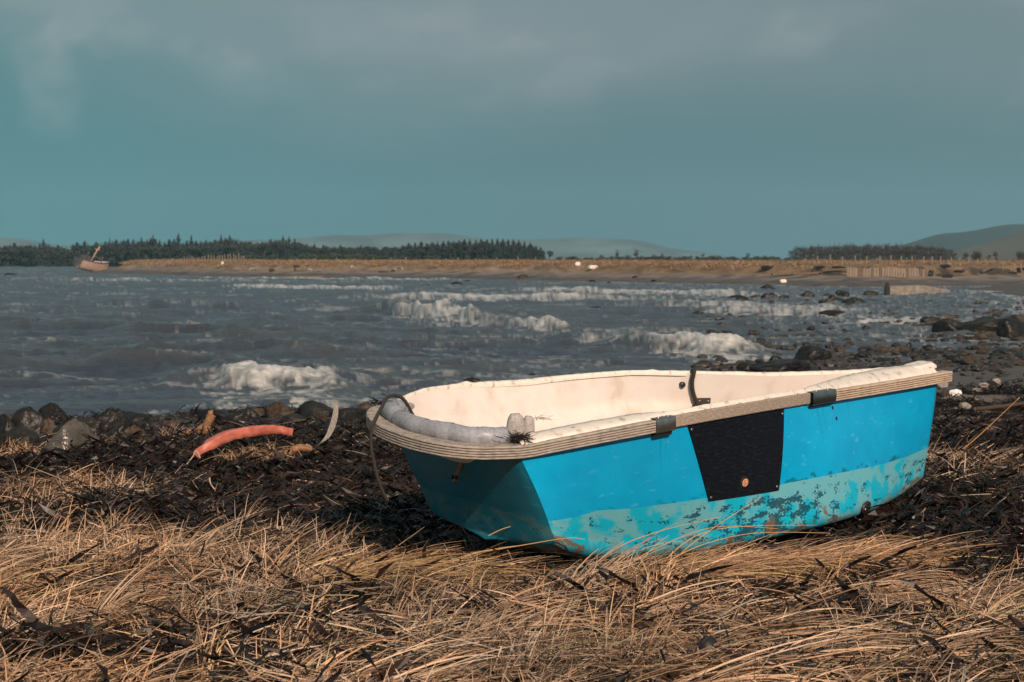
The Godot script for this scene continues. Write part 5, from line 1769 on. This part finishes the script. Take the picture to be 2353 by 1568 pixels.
	for j in 13:
		var row := PackedVector3Array()
		for i in 21:
			var th := PI * j / 12.0; var ph := TAU * (i % 20) / 20.0
			var p := Vector3(sin(th) * cos(ph), cos(th) * 0.75, sin(th) * sin(ph))
			row.append(p * (1.0 + 0.35 * rough_noise.get_noise_3d(p.x * 1.5, p.y * 1.5, p.z * 1.5)))
		br.append(row)
	sheet(st, br, false)
	var bag := put("plastic_bag", done(st), mat(0.74, 0.72, 0.70, 0.45))
	tag(bag, "crumpled white plastic bag on the sand beyond the dinghy bow", "bag")
	var bp := spot(2197, 912)
	bag.transform = Transform3D(Basis.from_scale(Vector3(0.105, 0.08, 0.09)), bp + Vector3(0, 0.04, 0))
	# black scrap and blue strip in the foreground grass
	st = surf()
	tube(st, PackedVector3Array([Vector3(0, -0.02, 0), Vector3(0.004, 0.02, 0.01), Vector3(-0.004, 0.06, 0.0), Vector3(0.0, 0.085, 0.0)]), PackedFloat32Array([0.022, 0.030, 0.026, 0.010]), 9)
	var scrap := put("seaweed_bladder", done(st), mat(0.012, 0.01, 0.01, 0.5))
	tag(scrap, "black seaweed lump standing in the grass near the bottom edge", "seaweed")
	scrap.position = spot(1630, 1560) + Vector3(0, 0.045, 0)
	scrap.scale = Vector3(1.3, 1.1, 1.3)
	st = surf()
	var ribbon := PackedVector3Array(); var ribbon2 := PackedVector3Array()
	for i in 9:
		var p := Vector3(0.03 * i / 8.0, 0.02 + 0.07 * sin(i / 8.0 * 2.4), 0.02 * i / 8.0)
		ribbon.append(p); ribbon2.append(p + Vector3(0.010, 0.002, 0.006))
	sheet(st, [ribbon, ribbon2], true)
	var strip := put("plastic_strip", done(st), mat(0.02, 0.20, 0.25, 0.5))
	tag(strip, "thin blue plastic strip curling in the grass at the bottom left", "litter")
	strip.position = spot(735, 1556)
	# seaweed caught on the rowlock pad and straw blown into the boat
	var boat: Node3D = get_node("rowing_dinghy")
	var kelp := mat(1, 1, 1, 0.35); kelp.vertex_color_use_as_albedo = true
	var wd := put("seaweed_tuft", weed(811, 90, 0.020, Vector2(0.03, 0.09), Vector2(0.002, 0.005), [Vector3(0.010, 0.011, 0.013), Vector3(0.016, 0.015, 0.016)], 0.02), kelp)
	tag(wd, "black seaweed tuft caught on the gunwale at the stern corner", "seaweed")
	wd.transform = boat.transform * Transform3D(Basis(Vector3.UP, 0.3), Vector3(-0.255, 0.525, 0.505))
	var tw := put("straw_tuft", clump(812, 26, 0.02, Vector2(0.03, 0.10), Vector2(-0.3, 0.5), 0.2, 2.5, Vector2(0.0015, 0.003), [Vector3(0.20, 0.12, 0.06), Vector3(0.36, 0.23, 0.12)], 4, 0.02, 0.3), fine)
	tag(tw, "wisp of dry straw caught on the near gunwale beside the rowlock pad", "dry grass")
	tw.transform = boat.transform * Transform3D(Basis(), Vector3(-0.10, 0.60, 0.45))
	# a few bare straws that lean against the hull
	var lean_on := [[[1530, 1290, 9.0], [1600, 1235, 9.1], [1700, 1213, 9.2], [1880, 1210, 9.4]], [[1400, 1330, 8.9], [1500, 1268, 9.0], [1640, 1215, 9.1], [1790, 1218, 9.2]], [[1330, 1335, 8.8], [1420, 1262, 8.9], [1530, 1220, 9.0], [1660, 1190, 9.1]], [[1500, 1340, 8.8], [1590, 1255, 9.0], [1680, 1190, 9.1], [1745, 1150, 9.15]], [[1120, 1235, 9.2], [1165, 1215, 9.2], [1225, 1207, 9.2], [1245, 1209, 9.2]], [[1080, 1275, 9.0], [1190, 1258, 9.0], [1300, 1240, 9.0], [1345, 1243, 9.0]], [[1480, 1350, 8.8], [1570, 1275, 8.9], [1720, 1230, 9.0], [1910, 1228, 9.2]]]
	for i in lean_on.size():
		var pts := []
		for p in lean_on[i]: pts.append(at.call(p[0], p[1], p[2]))
		st = surf()
		tube(st, bezier(pts, 20), PackedFloat32Array([0.0028, 0.0012]), 5)
		tag(put("long_grass", done(st), mat(0.46, 0.29, 0.13, 0.6)), "single long dry grass stem arching in front of the hull bottom", "grass", "stems arching over the hull bottom")

# ------------------------------------------------------------------
func _ready() -> void:
	noise.seed = 2; noise.noise_type = FastNoiseLite.TYPE_SIMPLEX_SMOOTH; noise.frequency = 1.0; noise.fractal_octaves = 2
	rough_noise.seed = 8; rough_noise.noise_type = FastNoiseLite.TYPE_SIMPLEX_SMOOTH; rough_noise.frequency = 1.0; rough_noise.fractal_octaves = 4
	# camera: a 70 mm lens at standing height
	var cam := Camera3D.new()
	cam.name = "camera"
	cam.fov = 19.47
	cam.near = 0.1
	cam.far = 90000.0
	add_child(cam)
	cam.position = Vector3(0, 1.5, 0)
	cam.rotation.x = -atan(192.0 / 4570.0)
	cam.current = true
	var lens := CameraAttributesPhysical.new()
	lens.frustum_focal_length = 69.95
	lens.frustum_focus_distance = 9.8
	lens.exposure_aperture = 9.5
	# sky, air, exposure
	var env := Environment.new()
	env.background_mode = Environment.BG_SKY
	env.sky = Sky.new()
	env.sky.sky_material = make_sky()
	env.background_energy_multiplier = 1.0
	env.tonemap_mode = Environment.TONE_MAPPER_LINEAR
	env.tonemap_exposure = 1.0
	env.sdfgi_enabled = true; env.ssao_enabled = true; env.ssil_enabled = true
	env.fog_enabled = true
	env.fog_density = 0.00014
	env.fog_light_color = srgb(0.27, 0.58, 0.72)
	var we := WorldEnvironment.new()
	we.name = "world"
	we.environment = env
	add_child(we)
	cam.attributes = lens
	# the sun: low, over the right shoulder
	var sun := DirectionalLight3D.new()
	sun.name = "sun"
	sun.light_color = Color(1.0, 0.89, 0.80)
	sun.light_energy = 1.6
	sun.light_angular_distance = 0.5
	sun.shadow_enabled = true
	sun.sky_mode = DirectionalLight3D.SKY_MODE_LIGHT_ONLY
	add_child(sun)
	var to_sun := Vector3(sin(deg_to_rad(17.0)) * cos(deg_to_rad(26.5)), sin(deg_to_rad(26.5)), cos(deg_to_rad(17.0)) * cos(deg_to_rad(26.5)))
	sun.look_at_from_position(to_sun * 10.0, Vector3.ZERO)

	build_land()
	build_sea()
	hill("distant_hills", "faint blue hills far beyond the left wood", [[-1300, 3400, 40], [-870, 3400, 34], [-720, 3400, 18], [-560, 3400, 24], [-420, 3400, 33], [-250, 3400, 43], [-120, 3400, 42], [-20, 3400, 34], [90, 3400, 33], [200, 3400, 34], [300, 3400, 14], [420, 3400, -4]], Color(0.165, 0.215, 0.225), 300)  # colour lifted towards the sky tone, painting in part of the distance haze
	hill("right_hills", "dusky blue hills rising at the right edge", [[280, 2500, -8], [470, 2500, 14], [545, 2500, 31], [630, 2500, 42], [720, 2500, 47], [880, 2500, 75], [1300, 2500, 130]], Color(0.05, 0.055, 0.055), 260)
	hill("near_slope", "pale green brown field slope at the right edge", [[290, 1500, -14], [345, 1500, 10], [395, 1500, 23], [440, 1500, 33], [520, 1480, 48], [760, 1450, 90]], Color(0.16, 0.13, 0.09), 220)
	build_boat()
	build_rocks()
	build_far_things()
	build_trees()
	build_debris()
	build_grass()
